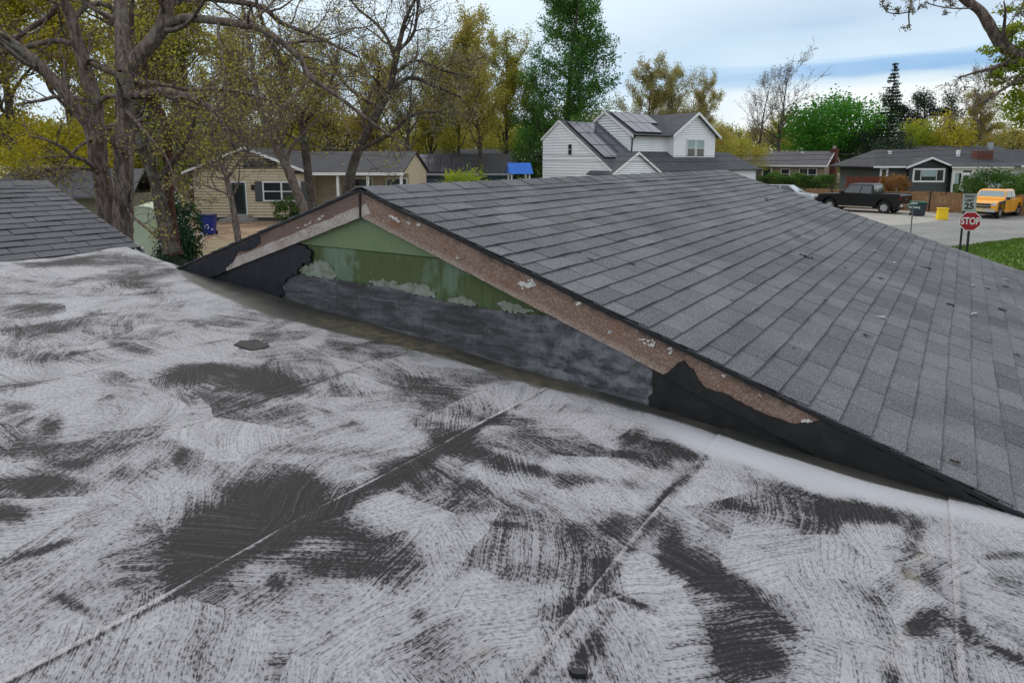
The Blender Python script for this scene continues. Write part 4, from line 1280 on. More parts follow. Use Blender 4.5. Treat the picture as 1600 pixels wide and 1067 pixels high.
MB().box(8.95, 9.9, -1.36, -1.32, 2.46, 2.66).build('transom', M_glass, dk)
MB().box(12.3, 14.2, 1.6, 2.6, 3.4, 4.9).build('chimney', M_brick, dk)
for x, y, h in ((3.0, 3.4, .35), (10.7, 2.6, .5), (9.2, 4.6, .2)): MB().box(x, x + .3, y, y + .3, 4.0, 4.55 + h).build('roof_vent', M_white_paint, dk)
roof_plane(dk, [(14.6, -2.4, 3.2), (24, -5.9, 4.3), (24, 1, 4.3), (14.6, 1, 3.2)], M_roofdark, .15, 'garage_roof')
MB().add([(14.6, -2.5, 3.24), (24, -6.0, 4.34), (24, -6.0, 4.12), (14.6, -2.5, 3.02)], [(0, 1, 2, 3)]).build('garage_rake', M_white_paint, dk)

bk = empty('brown_roof_house', (P(1507, 235, 104).x, 104, 0), R(0))
tag(bk, 'brown grey roof just visible over the ridge of the charcoal house', 'house')
MB().box(-7.5, 7.5, 0, 8, 0, 4.4).build('wall', M_tan, bk)
roof_plane(bk, [(-8, -.5, 4.6), (8, -.5, 4.6), (8, 4, 6.1), (-8, 4, 6.1)], M_roofpurple)
roof_plane(bk, [(-8, 4, 6.1), (8, 4, 6.1), (8, 8.5, 4.6), (-8, 8.5, 4.6)], M_roofpurple)
MB().box(5.2, 5.8, 2, 2.6, 5.2, 6.6).build('roof_vent', simple('grey_vent', (.35, .38, .42), .5), bk)

# ------------------------------------------------------------------ play tower with a blue roof
ps = empty('play_tower', (P(811, 275, 52).x, 52, 0), R(12))
tag(ps, 'white garden play tower with a bright blue pitched roof', 'playset')
M_blue = simple('bright_blue_tarp', (.01, .13, .55), .45, .1, 2)
mb = MB()
for x in (-.75, .65):
    for y in (-.6, .6): mb.box(x, x + .1, y, y + .1, 0, 3.05)
    if x < 0: pass
mb.box(-.75, .75, -.6, -.55, 2.32, 2.42).box(-.75, .75, .6, .65, 2.3, 2.4)
mb.build('post_frame', M_white_paint, ps)
for x in (-.62, -.42, .42, .62): MB().box(x - .02, x + .02, -.58, -.54, 1.7, 2.32).build('rail', M_white_paint, ps)
MB().prism([(-.98, 2.95), (0, 3.78), (.98, 2.95), (.90, 2.93), (0, 3.68), (-.90, 2.93)], -.9, .9, 'x').build('roof', M_blue, ps)
MB().prism([(-.75, 2.95), (0, 3.6), (.75, 2.95)], -.86, -.82, 'x').build('gable_cloth', M_blue, ps)
MB().box(-.75, .75, -.6, .6, 1.55, 1.65).build('deck', M_tan, ps)

# ================================================================== vehicles
M_tyre = simple('tyre_rubber', (.018, .018, .018), .85, .1)
M_rim = simple('alloy_rim', (.55, .55, .56), .3, .1, metallic=.8)
M_chrome = simple('chrome', (.7, .7, .7), .18, .05, metallic=.9)
M_carglass = simple('car_glass', (.03, .04, .045), .06, .05, 1, spec=.8, coat=.6)
M_screen = simple('windscreen', (.22, .30, .32), .08, .1, 1, spec=.8, coat=.6)
M_red_l = simple('tail_light_red', (.10, .006, .008), .35)
M_lens = simple('headlight_lens', (.65, .66, .66), .15)
M_plate = simple('number_plate', (.6, .55, .3), .5)


def paint(name, col, coat=.8):
    return simple(name, col, .28, .05, 1.0, spec=.4, coat=coat)


def arch(cx, r, z0, n=9):
    return [(cx - r * math.cos(math.pi * i / n), z0 + r * math.sin(math.pi * i / n)) for i in range(n + 1)]


def wheel(root, x, y, r, side):
    w = .27
    n = 20
    prof = [(r - .05, -w / 2), (r - .01, -w / 2 + .03), (r, -w / 4), (r, w / 4), (r - .01, w / 2 - .03), (r - .05, w / 2), (r * .62, w / 2 - .02), (r * .62, -w / 2 + .02)]
    vs = []; fs = []
    for i in range(n):
        a = 2 * math.pi * i / n
        for (rr, yy) in prof: vs.append((x + rr * math.cos(a), y + yy, r + rr * math.sin(a)))
    m_ = len(prof)
    for i in range(n):
        for j in range(m_):
            fs.append((i * m_ + j, ((i + 1) % n) * m_ + j, ((i + 1) % n) * m_ + (j + 1) % m_, i * m_ + (j + 1) % m_))
    t = MB().add(vs, fs).build('wheel', M_tyre, root, smooth=True)
    mb = MB(); ys = y + side * (w / 2 - .035)
    mb.tube([(x, y - side * .02, r), (x, ys - side * .045, r)], [r * .6, r * .6], 16)
    for k_ in range(6):
        a = k_ * math.pi / 3
        Mx = Matrix.Translation((x, ys, r)) @ Matrix.Rotation(a, 4, 'Y')
        mb.box(-.045, .045, -.02, .02, .03, r * .60, Mx)
    mb.tube([(x, ys - .03, r), (x, ys + side * .03, r)], [.09, .07], 10)
    mb.build('rim', M_rim, t)


def pickup(name, label, loc, rz, col, fender=None, screen=M_carglass, L_=5.7, cat='pickup truck', tint=True, scale=1.0):
    """front towards +x, driver's side towards +y"""
    root = empty(name, loc, rz); tag(root, label, cat); root.scale = (scale,) * 3
    W = .98; r = .40; xf, xr = 1.85, -1.78
    body = [(-2.78, .52)] + [(-2.78, 1.22), (-2.74, 1.28), (-.62, 1.28), (-.62, 1.24), (1.0, 1.26), (2.45, 1.20), (2.70, 1.08), (2.76, .85), (2.76, .52)] + \
        [(p, q) for p, q in arch(xf, .50, .52)[::-1]] + [(1.0, .42), (-.9, .42)] + arch(xr, .50, .52)[::-1]
    pm = col
    mb = MB().prism(body, -W, W, 'y')
    b = mb.build('body', pm, root); bevel(b, .04, 2)
    # bed well
    MB().box(-2.66, -1.12, -.84, .84, 1.285, 1.30).build('bed_liner', M_black_metal, root)
    for y in (-.93, .86): MB().box(-2.74, -1.06, y, y + .07, 1.285, 1.34).build('bed_rail', pm, root)
    # cab with tumblehome
    z0, z1 = 1.26, 1.96
    lo = [(-1.05, -.93), (1.15, -.93), (1.15, .93), (-1.05, .93)]; hi = [(-.92, -.76), (.45, -.76), (.45, .76), (-.92, .76)]
    mid = [(-.96, -.81), (.62, -.81), (.62, .81), (-.96, .81)]
    vs = [(x, y, z0) for x, y in lo] + [(x, y, z1 - .09) for x, y in mid] + [(x * .96, y * .92, z1) for x, y in hi]
    fs = [(3, 2, 1, 0), (8, 9, 10, 11)]
    for a in (0, 4):
        for i in range(4): fs.append((a + i, a + (i + 1) % 4, a + 4 + (i + 1) % 4, a + 4 + i))
    c = MB().add(vs, fs).build('cab', pm, root); bevel(c, .03, 2)
    def lerp(a, b, t): return tuple(a[i] + (b[i] - a[i]) * t for i in range(3))
    def pane(nm, A, Bq, Cq, Dq, mat, off, parent):
        nn = (Vector(Bq) - Vector(A)).cross(Vector(Dq) - Vector(A)).normalized()
        if nn.dot(Vector(off)) < 0: nn = -nn
        v = [Vector(p_) + nn * .012 for p_ in (A, Bq, Cq, Dq)] + [Vector(p_) - nn * .01 for p_ in (A, Bq, Cq, Dq)]
        return MB().add(v, [(0, 1, 2, 3), (7, 6, 5, 4), (0, 4, 5, 1), (1, 5, 6, 2), (2, 6, 7, 3), (3, 7, 4, 0)]).build(nm, mat, parent)
    for sy in (1, -1):
        A0 = (-1.0, sy * .93, z0); B0 = (1.10, sy * .93, z0); C0 = (.60, sy * .81, z1 - .09); D0 = (-.93, sy * .81, z1 - .09)
        for t0, t1 in ((.04, .40), (.44, .90)):
            a = lerp(A0, B0, t0); bq = lerp(A0, B0, t1 if t1 < .9 else .97); cq = lerp(D0, C0, t1 if t1 < .9 else .93); dq = lerp(D0, C0, t0)
            pane('side_window', lerp(a, dq, .10), lerp(bq, cq, .10), lerp(bq, cq, .93), lerp(a, dq, .93), M_carglass, (0, sy, 0), c)
        for xh in (-.75, .35):
            MB().box(xh, xh + .16, sy * .985 - .015, sy * .985 + .03, 1.12, 1.16).build('handle', M_chrome if not tint else pm, b)
        for xd in (-1.02, .1, 1.15): MB().box(xd - .008, xd + .008, sy * (W + .002) - .004, sy * (W + .002) + .004, .5, 1.25).build('door_seam', M_black_metal, b)
        MB().box(.95, 1.12, sy * 1.0, sy * 1.18, 1.26, 1.45).build('mirror', M_black_metal, root)
        MB().box(-1.1, 1.2, sy * 1.0 - .06, sy * 1.0 + .06, .36, .42).build('running_board', M_chrome, root)
        MB().box(2.60, 2.775, sy * .80 - .15, sy * .80 + .15, .92, 1.1).build('headlight', M_lens, root)
        MB().box(-2.80, -2.70, sy * .91 - .075, sy * .91 + .075, .92, 1.16).build('tail_light', M_red_l, root)
    if fender:
        f_ = [(1.28, .55)] + arch(xf, .505, .56)[0:10] + [(2.45, .70), (2.30, 1.16), (1.28, 1.22)]
        MB().prism(f_, .97, 1.012, 'y').build('front_fender', fender, root)
    pane('windscreen', (1.08, -.86, z0 + .05), (1.08, .86, z0 + .05), (.66, .74, z1 - .12), (.66, -.74, z1 - .12), screen, (1, 0, .5), c)
    pane('rear_window', (-1.04, -.82, z0 + .08), (-1.04, .82, z0 + .08), (-.97, .74, z1 - .11), (-.97, -.74, z1 - .11), M_carglass, (-1, 0, 0), c)
    MB().box(2.74, 2.80, -.62, .62, .72, 1.06).build('grille', M_black_metal, root)
    MB().box(2.785, 2.82, -.64, .64, .87, .91).box(2.785, 2.815, -.66, .66, .70, .74).box(2.785, 2.815, -.66, .66, 1.03, 1.07).build('grille_bar', M_chrome, root)
    MB().box(2.62, 2.92, -.95, .95, .48, .68).build('front_bumper', M_chrome, root)
    MB().box(2.915, 2.93, -.17, .17, .50, .66).build('number_plate', M_plate, root)
    MB().box(-2.95, -2.70, -.92, .92, .50, .68).build('rear_bumper', M_chrome, root)
    MB().box(-2.80, -2.785, -.72, .72, .74, 1.20).build('tailgate', pm, root)
    MB().box(-2.965, -2.955, -.15, .15, .53, .66).build('number_plate', M_plate, root)
    MB().tube([(-2.81, .0, 1.0), (-2.79, 0, 1.0)], .06, 10).build('round_badge', M_chrome, root)
    MB().box(-2.5, 2.5, -.62, .62, .30, 1.06).build('chassis', M_black_metal, root)
    for x, y in ((xf, .84), (xf, -.84), (xr, .84), (xr, -.84)): wheel(root, x, y, r, 1 if y > 0 else -1)
    return root


bp = G(1355, 333)
pickup('pickup_truck', 'black crew cab pickup parked on the gravel with its tailgate towards the green bin', (bp.x + .35, bp.y + 1.5, 0), R(180 - 50), paint('black_car_paint', (.003, .004, .007), .12), scale=1.12)
yp = G(1568, 340)
pickup('pickup_truck', 'yellow pickup with one dark green front fender parked along the street', (yp.x, yp.y + 1.0, 0), R(180 + 37), paint('yellow_car_paint', (.85, .36, .01)), fender=simple('dark_green_primer', (.008, .022, .016), .5), screen=M_screen)


def suv(label, loc, rz, col):
    root = empty('parked_car', loc, rz); tag(root, label, 'car')
    W = .93; xf, xr = 1.45, -1.35
    body = [(-2.3, .4), (-2.32, 1.0), (-2.2, 1.12), (.9, 1.12), (2.1, 1.0), (2.35, .8), (2.36, .4)] + arch(xf, .42, .4)[::-1] + [(.8, .32), (-.7, .32)] + arch(xr, .42, .4)[::-1]
    b = MB().prism(body, -W, W, 'y').build('body', col, root); bevel(b, .05, 2)
    vs = [(-2.15, -.86, 1.1), (1.05, -.86, 1.1), (1.05, .86, 1.1), (-2.15, .86, 1.1), (-1.85, -.68, 1.66), (.15, -.68, 1.66), (.15, .68, 1.66), (-1.85, .68, 1.66)]
    c = MB().add(vs, [(3, 2, 1, 0), (4, 5, 6, 7), (0, 1, 5, 4), (1, 2, 6, 5), (2, 3, 7, 6), (3, 0, 4, 7)]).build('cabin', M_carglass, root); bevel(c, .04, 2)
    rf = MB().box(-1.9, .2, -.69, .69, 1.655, 1.71).build('roof', col, root); bevel(rf, .03, 2)
    for s in (-1, 1):
        MB().tube([(1.06, s * .87, 1.1), (.17, s * .69, 1.68)], .045, 6).tube([(-.4, s * .875, 1.1), (-.5, s * .70, 1.68)], .04, 6).build('pillar', col, root)
        MB().box(.8, .95, s * .95, s * 1.1, 1.1, 1.25).build('mirror', col, root)
        MB().box(2.2, 2.36, s * .72 - .16, s * .72 + .16, .72, .88).build('headlight', M_lens, root)
    MB().add([(1.0, -.78, 1.15), (1.0, .78, 1.15), (.22, .62, 1.66), (.22, -.62, 1.66), (.96, -.78, 1.13), (.96, .78, 1.13), (.18, .62, 1.64), (.18, -.62, 1.64)],
             [(0, 1, 2, 3), (7, 6, 5, 4), (0, 4, 5, 1), (1, 5, 6, 2), (2, 6, 7, 3), (3, 7, 4, 0)]).build('windscreen', M_screen, root)
    MB().box(2.33, 2.39, -.5, .5, .45, .8).build('grille', M_black_metal, root)
    for x, y in ((xf, .8), (xf, -.8), (xr, .8), (xr, -.8)): wheel(root, x, y, .35, 1 if y > 0 else -1)
    return root


cp = P(1232, 300, 58)
suv('silver car facing right, half hidden behind the roof ridge near the tan house', (cp.x, 58, .15), R(-40), paint('silver_car_paint', (.50, .54, .58)))

# ================================================================== street furniture
M_signred = simple('sign_red', (.36, .008, .02), .4, .05, 3)
M_signwhite = simple('sign_white', (.72, .70, .70), .4, .05, 3)
M_signgreen = simple('sign_green', (.005, .09, .06), .4, .05, 3)
M_post = simple('galvanised_post', (.14, .15, .15), .6, .2, 5)
M_postdark = simple('dark_post', (.02, .02, .02), .7)
M_ink = simple('sign_black', (.02, .02, .02), .5)


def lettering(txt, size, mat, parent, x, z, y, name='lettering', bold=.0, D_=(1, 1)):
    cu = bpy.data.curves.new(name, 'FONT'); cu.body = txt; cu.size = size; cu.extrude = .003; cu.offset = bold
    cu.align_x = 'CENTER'; cu.align_y = 'CENTER'
    tmp = bpy.data.objects.new(name, cu); COL.objects.link(tmp)
    dg = bpy.context.evaluated_depsgraph_get()
    me = bpy.data.meshes.new_from_object(tmp.evaluated_get(dg))
    bpy.data.objects.remove(tmp)
    me.materials.clear(); me.materials.append(mat)
    o = link(name, me, parent)
    o.matrix_local = Matrix.Translation((x, y, z)) @ Matrix.Rotation(R(90), 4, 'X') @ Matrix.Diagonal((D_[0], D_[1], 1, 1))
    return o


sp = P(1516, 346, 24.0)
st = empty('stop_sign', (sp.x, 24.0, 0), R(-16)); tag(st, 'red octagonal stop sign on a dark post in front of the street', 'sign')
MB().box(-.035, .035, .012, .06, 0, sp.z + .3).build('post', M_postdark, st)
oc = lambda r_: [(r_ * math.cos(R(22.5 + 45 * i)), sp.z + r_ * math.sin(R(22.5 + 45 * i))) for i in range(8)]
MB().prism(oc(.37), 0, .01, 'y').build('sign_plate', M_signwhite, st)
MB().prism(oc(.338), -.003, -.0005, 'y').build('red_field', M_signred, st)
lt_ = lettering('STOP', .30, M_signwhite, st, .0, sp.z - .0, -.008, bold=.008, D_=(.82, 1.15))
sq = P(1516, 316, 27.0)
ss = empty('speed_sign', (P(1515, 316, 27).x, 27.0, 0), R(-14)); tag(ss, 'white speed limit 25 sign on its own post behind the stop sign', 'sign')
MB().box(-.2, -.13, .01, .05, 0, sq.z + .2).build('post', M_postdark, ss)
MB().box(-.25, .25, 0, .008, sq.z - .38, sq.z + .34).build('sign_plate', simple('sign_grey_white', (.40, .42, .40), .5, .1, 3), ss)
MB().box(-.235, .235, -.004, -.0005, sq.z - .365, sq.z - .355).box(-.235, .235, -.004, -.0005, sq.z + .315, sq.z + .325).build('border', M_ink, ss)
lettering('SPEED', .14, M_ink, ss, 0, sq.z + .22, -.006, bold=.003)
lettering('LIMIT', .14, M_ink, ss, 0, sq.z + .07, -.006, bold=.003)
lettering('25', .34, M_ink, ss, 0, sq.z - .17, -.006, bold=.012)
kp = P(1427, 318, 33)
ks = empty('street_name_sign', (kp.x, 33, 0), R(0)); tag(ks, 'green street name blades on a thin grey post by the gravel', 'sign')
MB().tube([(.0, 0, 0), (-.0, 0, kp.z - .1)], .03, 8).build('post', M_post, ks)
for a, z, w in ((25, .0, .68), (-50, -.2, .6)):
    o = MB().box(-w / 2 + .05, w / 2 + .05, -.008, .008, kp.z + z - .08, kp.z + z + .09).build('name_blade', M_signgreen, ks)
    o.matrix_local = Matrix.Rotation(R(a), 4, 'Z')
    mb = MB(); r = random.Random(int(a) + 60); x = -w / 2 + .11
    while x < w / 2 - .02:
        ww = r.uniform(.02, .045)
        mb.box(x, x + ww, -.013, -.009, kp.z + z - r.uniform(.02, .05), kp.z + z + r.uniform(.03, .06)); x += ww + .022
    mb.build('worn_lettering', M_signwhite, o)


def wheelie_bin(name, label, loc, rz, mat, lidmat, w=.58, d=.62, h=1.0):
    root = empty(name, loc, rz); tag(root, label, 'bin')
    vs = [(-w * .40, -d * .40, .06), (w * .40, -d * .40, .06), (w * .40, d * .40, .06), (-w * .40, d * .40, .06), (-w / 2, -d / 2, h * .9), (w / 2, -d / 2, h * .9), (w / 2, d / 2, h * .9), (-w / 2, d / 2, h * .9)]
    b = MB().add(vs, [(3, 2, 1, 0), (4, 5, 6, 7), (0, 1, 5, 4), (1, 2, 6, 5), (2, 3, 7, 6), (3, 0, 4, 7)]).build('bin_body', mat, root); bevel(b, .02, 2)
    b = MB().box(-w / 2 - .03, w / 2 + .03, -d / 2 - .05, d / 2 + .03, h * .9, h * .97).box(-w / 2 + .05, w / 2 - .05, -d / 2 + .05, d / 2 - .05, h * .97, h).build('lid', lidmat, root); bevel(b, .015, 2)
    MB().tube([(-w / 2 + .03, d / 2 + .08, h * .88), (w / 2 - .03, d / 2 + .08, h * .88)], .02, 6).build('handle', mat, root)
    for s in (-1, 1): MB().tube([(s * w * .36, d * .42, .1), (s * w * .48, d * .42, .1)], .1, 10).build('wheel', M_tyre, root)
    return root


M_binblue = simple('blue_bin_plastic', (.008, .018, .19), .45, .1)
q = G(323, 368)
b = wheelie_bin('recycling_bin', 'blue recycling bin standing on the leaf litter beside the beige wall', (q.x, q.y + .3, 0), R(8), M_binblue, simple('dark_blue_lid', (.008, .01, .07), .5), .75, .7, 1.15)
mb = MB()
for k_ in range(3):
    Mx = Matrix.Translation((.0, -.318, .47)) @ Matrix.Rotation(k_ * 2.094, 4, 'Y')
    mb.box(-.07, .05, -.006, .004, .075, .105, Mx)
    mb.prism([(.05, .12), (.05, .06), (.10, .09)], -.006, .004, 'y', Mx)
o = mb.build('recycling_mark', M_white_paint, b)
q = G(1436, 338)
wheelie_bin('refuse_bin', 'dark bin with a green lid behind the street name sign', (q.x, q.y + .2, 0), R(-20), simple('dark_grey_bin', (.03, .04, .055), .6), simple('green_lid', (.01, .12, .075), .5), .95, .9, 1.05)
q = G(1474, 344)
yb = empty('yellow_barrel', (q.x, q.y + .2, 0), R(-10)); tag(yb, 'bright yellow bin on the verge between the two pickups', 'bin')
M_yel = simple('yellow_plastic', (.85, .56, .01), .5, .08, 3)
b = MB().add([(-.33, -.22, 0), (.33, -.22, 0), (.33, .22, 0), (-.33, .22, 0), (-.26, -.2, .74), (.30, -.2, .74), (.30, .2, .74), (-.26, .2, .74)],
             [(3, 2, 1, 0), (4, 5, 6, 7), (0, 1, 5, 4), (1, 2, 6, 5), (2, 3, 7, 6), (3, 0, 4, 7)]).build('tub', M_yel, yb); bevel(b, .04, 3)
b = MB().box(-.30, .34, -.24, .24, .74, .80).build('lid', M_yel, yb); bevel(b, .02, 2)

# reed fence along the far side of the street
M_reed = simple('brown_reed_screen', (.36, .21, .11), .95, .35, 5, col2=(.20, .11, .05))
fa, fb = G(1243, 322), G(1500, 333)
fe = empty('reed_fence', (fa.x, fa.y, 0), math.atan2(fb.y - fa.y, fb.x - fa.x)); tag(fe, 'brown reed screen fence on dark posts along the far side of the street', 'fence')
FL = (Vector(fb[:2]) - Vector(fa[:2])).length + 6
r = random.Random(3); mb = MB(); x = 0
while x < FL:
    w_ = r.uniform(.02, .05); h_ = 1.5 + .06 * math.sin(x * .8) + r.uniform(-.07, .05)
    yy = r.uniform(-.02, .02)
    mb.add([(x, yy, 0), (x + w_, yy - .012, 0), (x + w_ + r.uniform(-.02, .02), yy - .012, h_), (x + r.uniform(-.02, .02), yy, h_)], [(0, 1, 2, 3)])
    x += w_ * .75
o = mb.build('reed_screen', M_reed, fe); o['kind'] = 'stuff'
x = .6
while x < FL:
    MB().tube([(x, -.05, 0), (x + r.uniform(-.08, .08), -.09, 1.62 + r.uniform(-.1, .12))], .045, 6).build('post', M_postdark if r.random() < .6 else M_post, fe); x += 2.35
# red timber fence in front of the charcoal house
q0 = P(1322, 298, 70)
tf = empty('timber_fence', (q0.x, 70, 0), R(2)); tag(tf, 'low dark red timber fence behind the black pickup', 'fence')
M_redwood = simple('dark_red_timber', (.17, .045, .028), .85, .3, 4)
for i in range(28): MB().box(i * .22, i * .22 + .19, -.02, .01 + .006 * (i % 2), .3, 2.25 + .05 * math.sin(i * 1.7)).build('board', M_redwood, tf)
MB().box(-.05, 6.2, .02, .08, 1.9, 2.0).box(-.05, 6.2, .02, .08, .7, .8).build('rail', M_redwood, tf)
for i in range(4): MB().box(i * 2.0, i * 2.0 + .1, .03, .13, 0, 2.35).build('post', M_redwood, tf)

# overhead cables
for i, (ya, yb, sag, lab) in enumerate(((214, 206, 1.25, 'upper thin black cable crossing in front of the white house'), (226, 214, 1.2, 'lower thin black cable crossing in front of the white house'))):
    a_, b_ = P(250, ya, 36), P(1900, yb, 42 + i * .5)
    pts = []
    for s in range(41):
        t = s / 40; p_ = a_.lerp(b_, t); p_.z -= sag * (1 - (2 * t - 1) ** 2)
        pts.append(p_)
    o = MB().tube(pts, .013, 4).build('overhead_cable', M_black_metal, None)
    tag(o, lab, 'cable', 'overhead cables')
# ================================================================== trees and plants
def leaf_mat(name, a, b, c3=None, trans=.45):
    m = bpy.data.materials.new(name); m.use_nodes = True
    t = m.node_tree; t.nodes.clear(); k = NT(t)
    out = k.n('ShaderNodeOutputMaterial')
    tone = k.attr('tone')
    geo = k.n('ShaderNodeNewGeometry').outputs['Position']
    orn = k.n('ShaderNodeObjectInfo').outputs['Random']
    c = k.mix(tone, a, b)
    if c3:
        n = k.noise(geo, .45, 3, .6)
        c = k.mix(k.m('MULTIPLY', k.step(n, .42, .62), .8), c, c3)
    c = k.mix(k.m('MULTIPLY', orn, .35), c, tuple(q * .55 for q in a))
    d = k.n('ShaderNodeBsdfPrincipled', {'Base Color': c, 'Roughness': .6, 'Specular IOR Level': .2})
    tr = k.n('ShaderNodeBsdfTranslucent', {0: c})
    mx = k.n('ShaderNodeMixShader', {0: trans, 1: d.outputs[0], 2: tr.outputs[0]})
    t.links.new(mx.outputs[0], out.inputs[0])
    return m


def bark_mat(name, a, b, scale=1.0):
    m, k, bs, out = new_mat(name)
    p = k.n('ShaderNodeTexCoord').outputs['Object']
    x, y, z = k.xyz(p)
    n = k.noise(k.vec(k.m('MULTIPLY', x, 16 * scale), k.m('MULTIPLY', y, 16 * scale), k.m('MULTIPLY', z, 4.5 * scale)), 1.0, 4, .7, .4)
    n2 = k.noise(p, 1.6, 4, .6)
    c = k.mix(k.step(n, .35, .68), a, b)
    c = k.mix(k.step(n2, .5, .75, 0, .5), c, (.24, .25, .21))
    k.put(bs.inputs['Base Color'], c); k.put(bs.inputs['Roughness'], .95); k.put(bs.inputs['Specular IOR Level'], .1)
    bb = k.n('ShaderNodeBump', {'Strength': .9, 'Distance': .03, 'Height': n}); k.put(bs.inputs['Normal'], bb.outputs[0])
    return m


M_bark = bark_mat('grey_brown_oak_bark', (.082, .060, .050), (.275, .215, .185))
M_bark_dark = bark_mat('dark_wet_bark', (.042, .034, .029), (.14, .115, .098))
M_bark_far = simple('far_bark', (.085, .070, .060), .95, .3, 2)
M_bark_red = bark_mat('reddish_ivy_bark', (.045, .020, .014), (.13, .065, .045))
ML_mustard = leaf_mat('mustard_spring_leaves', (.32, .28, .02), (.70, .58, .05), (.40, .36, .03))
ML_olive = leaf_mat('olive_spring_leaves', (.22, .25, .03), (.54, .52, .08), (.40, .31, .05))
ML_bronze = leaf_mat('bronze_buds', (.30, .24, .06), (.58, .48, .13), (.34, .34, .06))
ML_pale = leaf_mat('pale_yellow_spring_leaves', (.34, .31, .10), (.62, .57, .24), (.45, .36, .12))
ML_bud = leaf_mat('pale_grey_buds', (0.184, 0.161, 0.103), (0.391, 0.356, 0.241), (0.196, 0.184, 0.081))
ML_green = leaf_mat('fresh_green_leaves', (.055, .15, .025), (.16, .36, .05), (.06, .18, .03))
ML_bright = leaf_mat('bright_maple_green', (0.049, 0.196, 0.017), (0.140, 0.420, 0.042), (0.070, 0.238, 0.021))
ML_dark = leaf_mat('dark_conifer_green', (0.015, 0.035, 0.020), (0.044, 0.077, 0.040), trans=.15)
ML_hedge = leaf_mat('hedge_green', (0.039, 0.098, 0.018), (0.143, 0.247, 0.046))
ML_yellowgreen = leaf_mat('yellow_green_leaves', (0.204, 0.272, 0.020), (0.510, 0.578, 0.051), (0.306, 0.374, 0.034))
ML_orange = leaf_mat('orange_dry_leaves', (0.220, 0.100, 0.030), (0.420, 0.240, 0.080))
ML_flower = leaf_mat('white_blossom', (0.600, 0.600, 0.620), (0.800, 0.800, 0.800), trans=.2)


def leaf_mesh(name, pts, size, mat, seed=0, aspect=.6, tone=None):
    g = np.random.RandomState(seed)
    n = len(pts)
    pts = np.asarray(pts, dtype=np.float64)
    a = g.normal(size=(n, 3)); a /= np.linalg.norm(a, axis=1)[:, None]
    b = g.normal(size=(n, 3)); b -= a * (a * b).sum(1)[:, None]; b /= np.linalg.norm(b, axis=1)[:, None]
    s = size * g.uniform(.55, 1.25, size=(n, 1))
    A = a * s * .5; Bv = b * s * .5 * aspect
    V = np.stack([pts - A, pts + Bv, pts + A, pts - Bv], 1).reshape(-1, 3)
    q = np.arange(n * 4).reshape(n, 4)
    me = np_mesh(name, V, q, mat)
    at = me.attributes.new('tone', 'FLOAT', 'FACE')
    at.data.foreach_set('value', (g.random_sample(n) if tone is None else np.clip(tone + g.uniform(-.25, .25, n), 0, 1)).astype(np.float32))
    return me


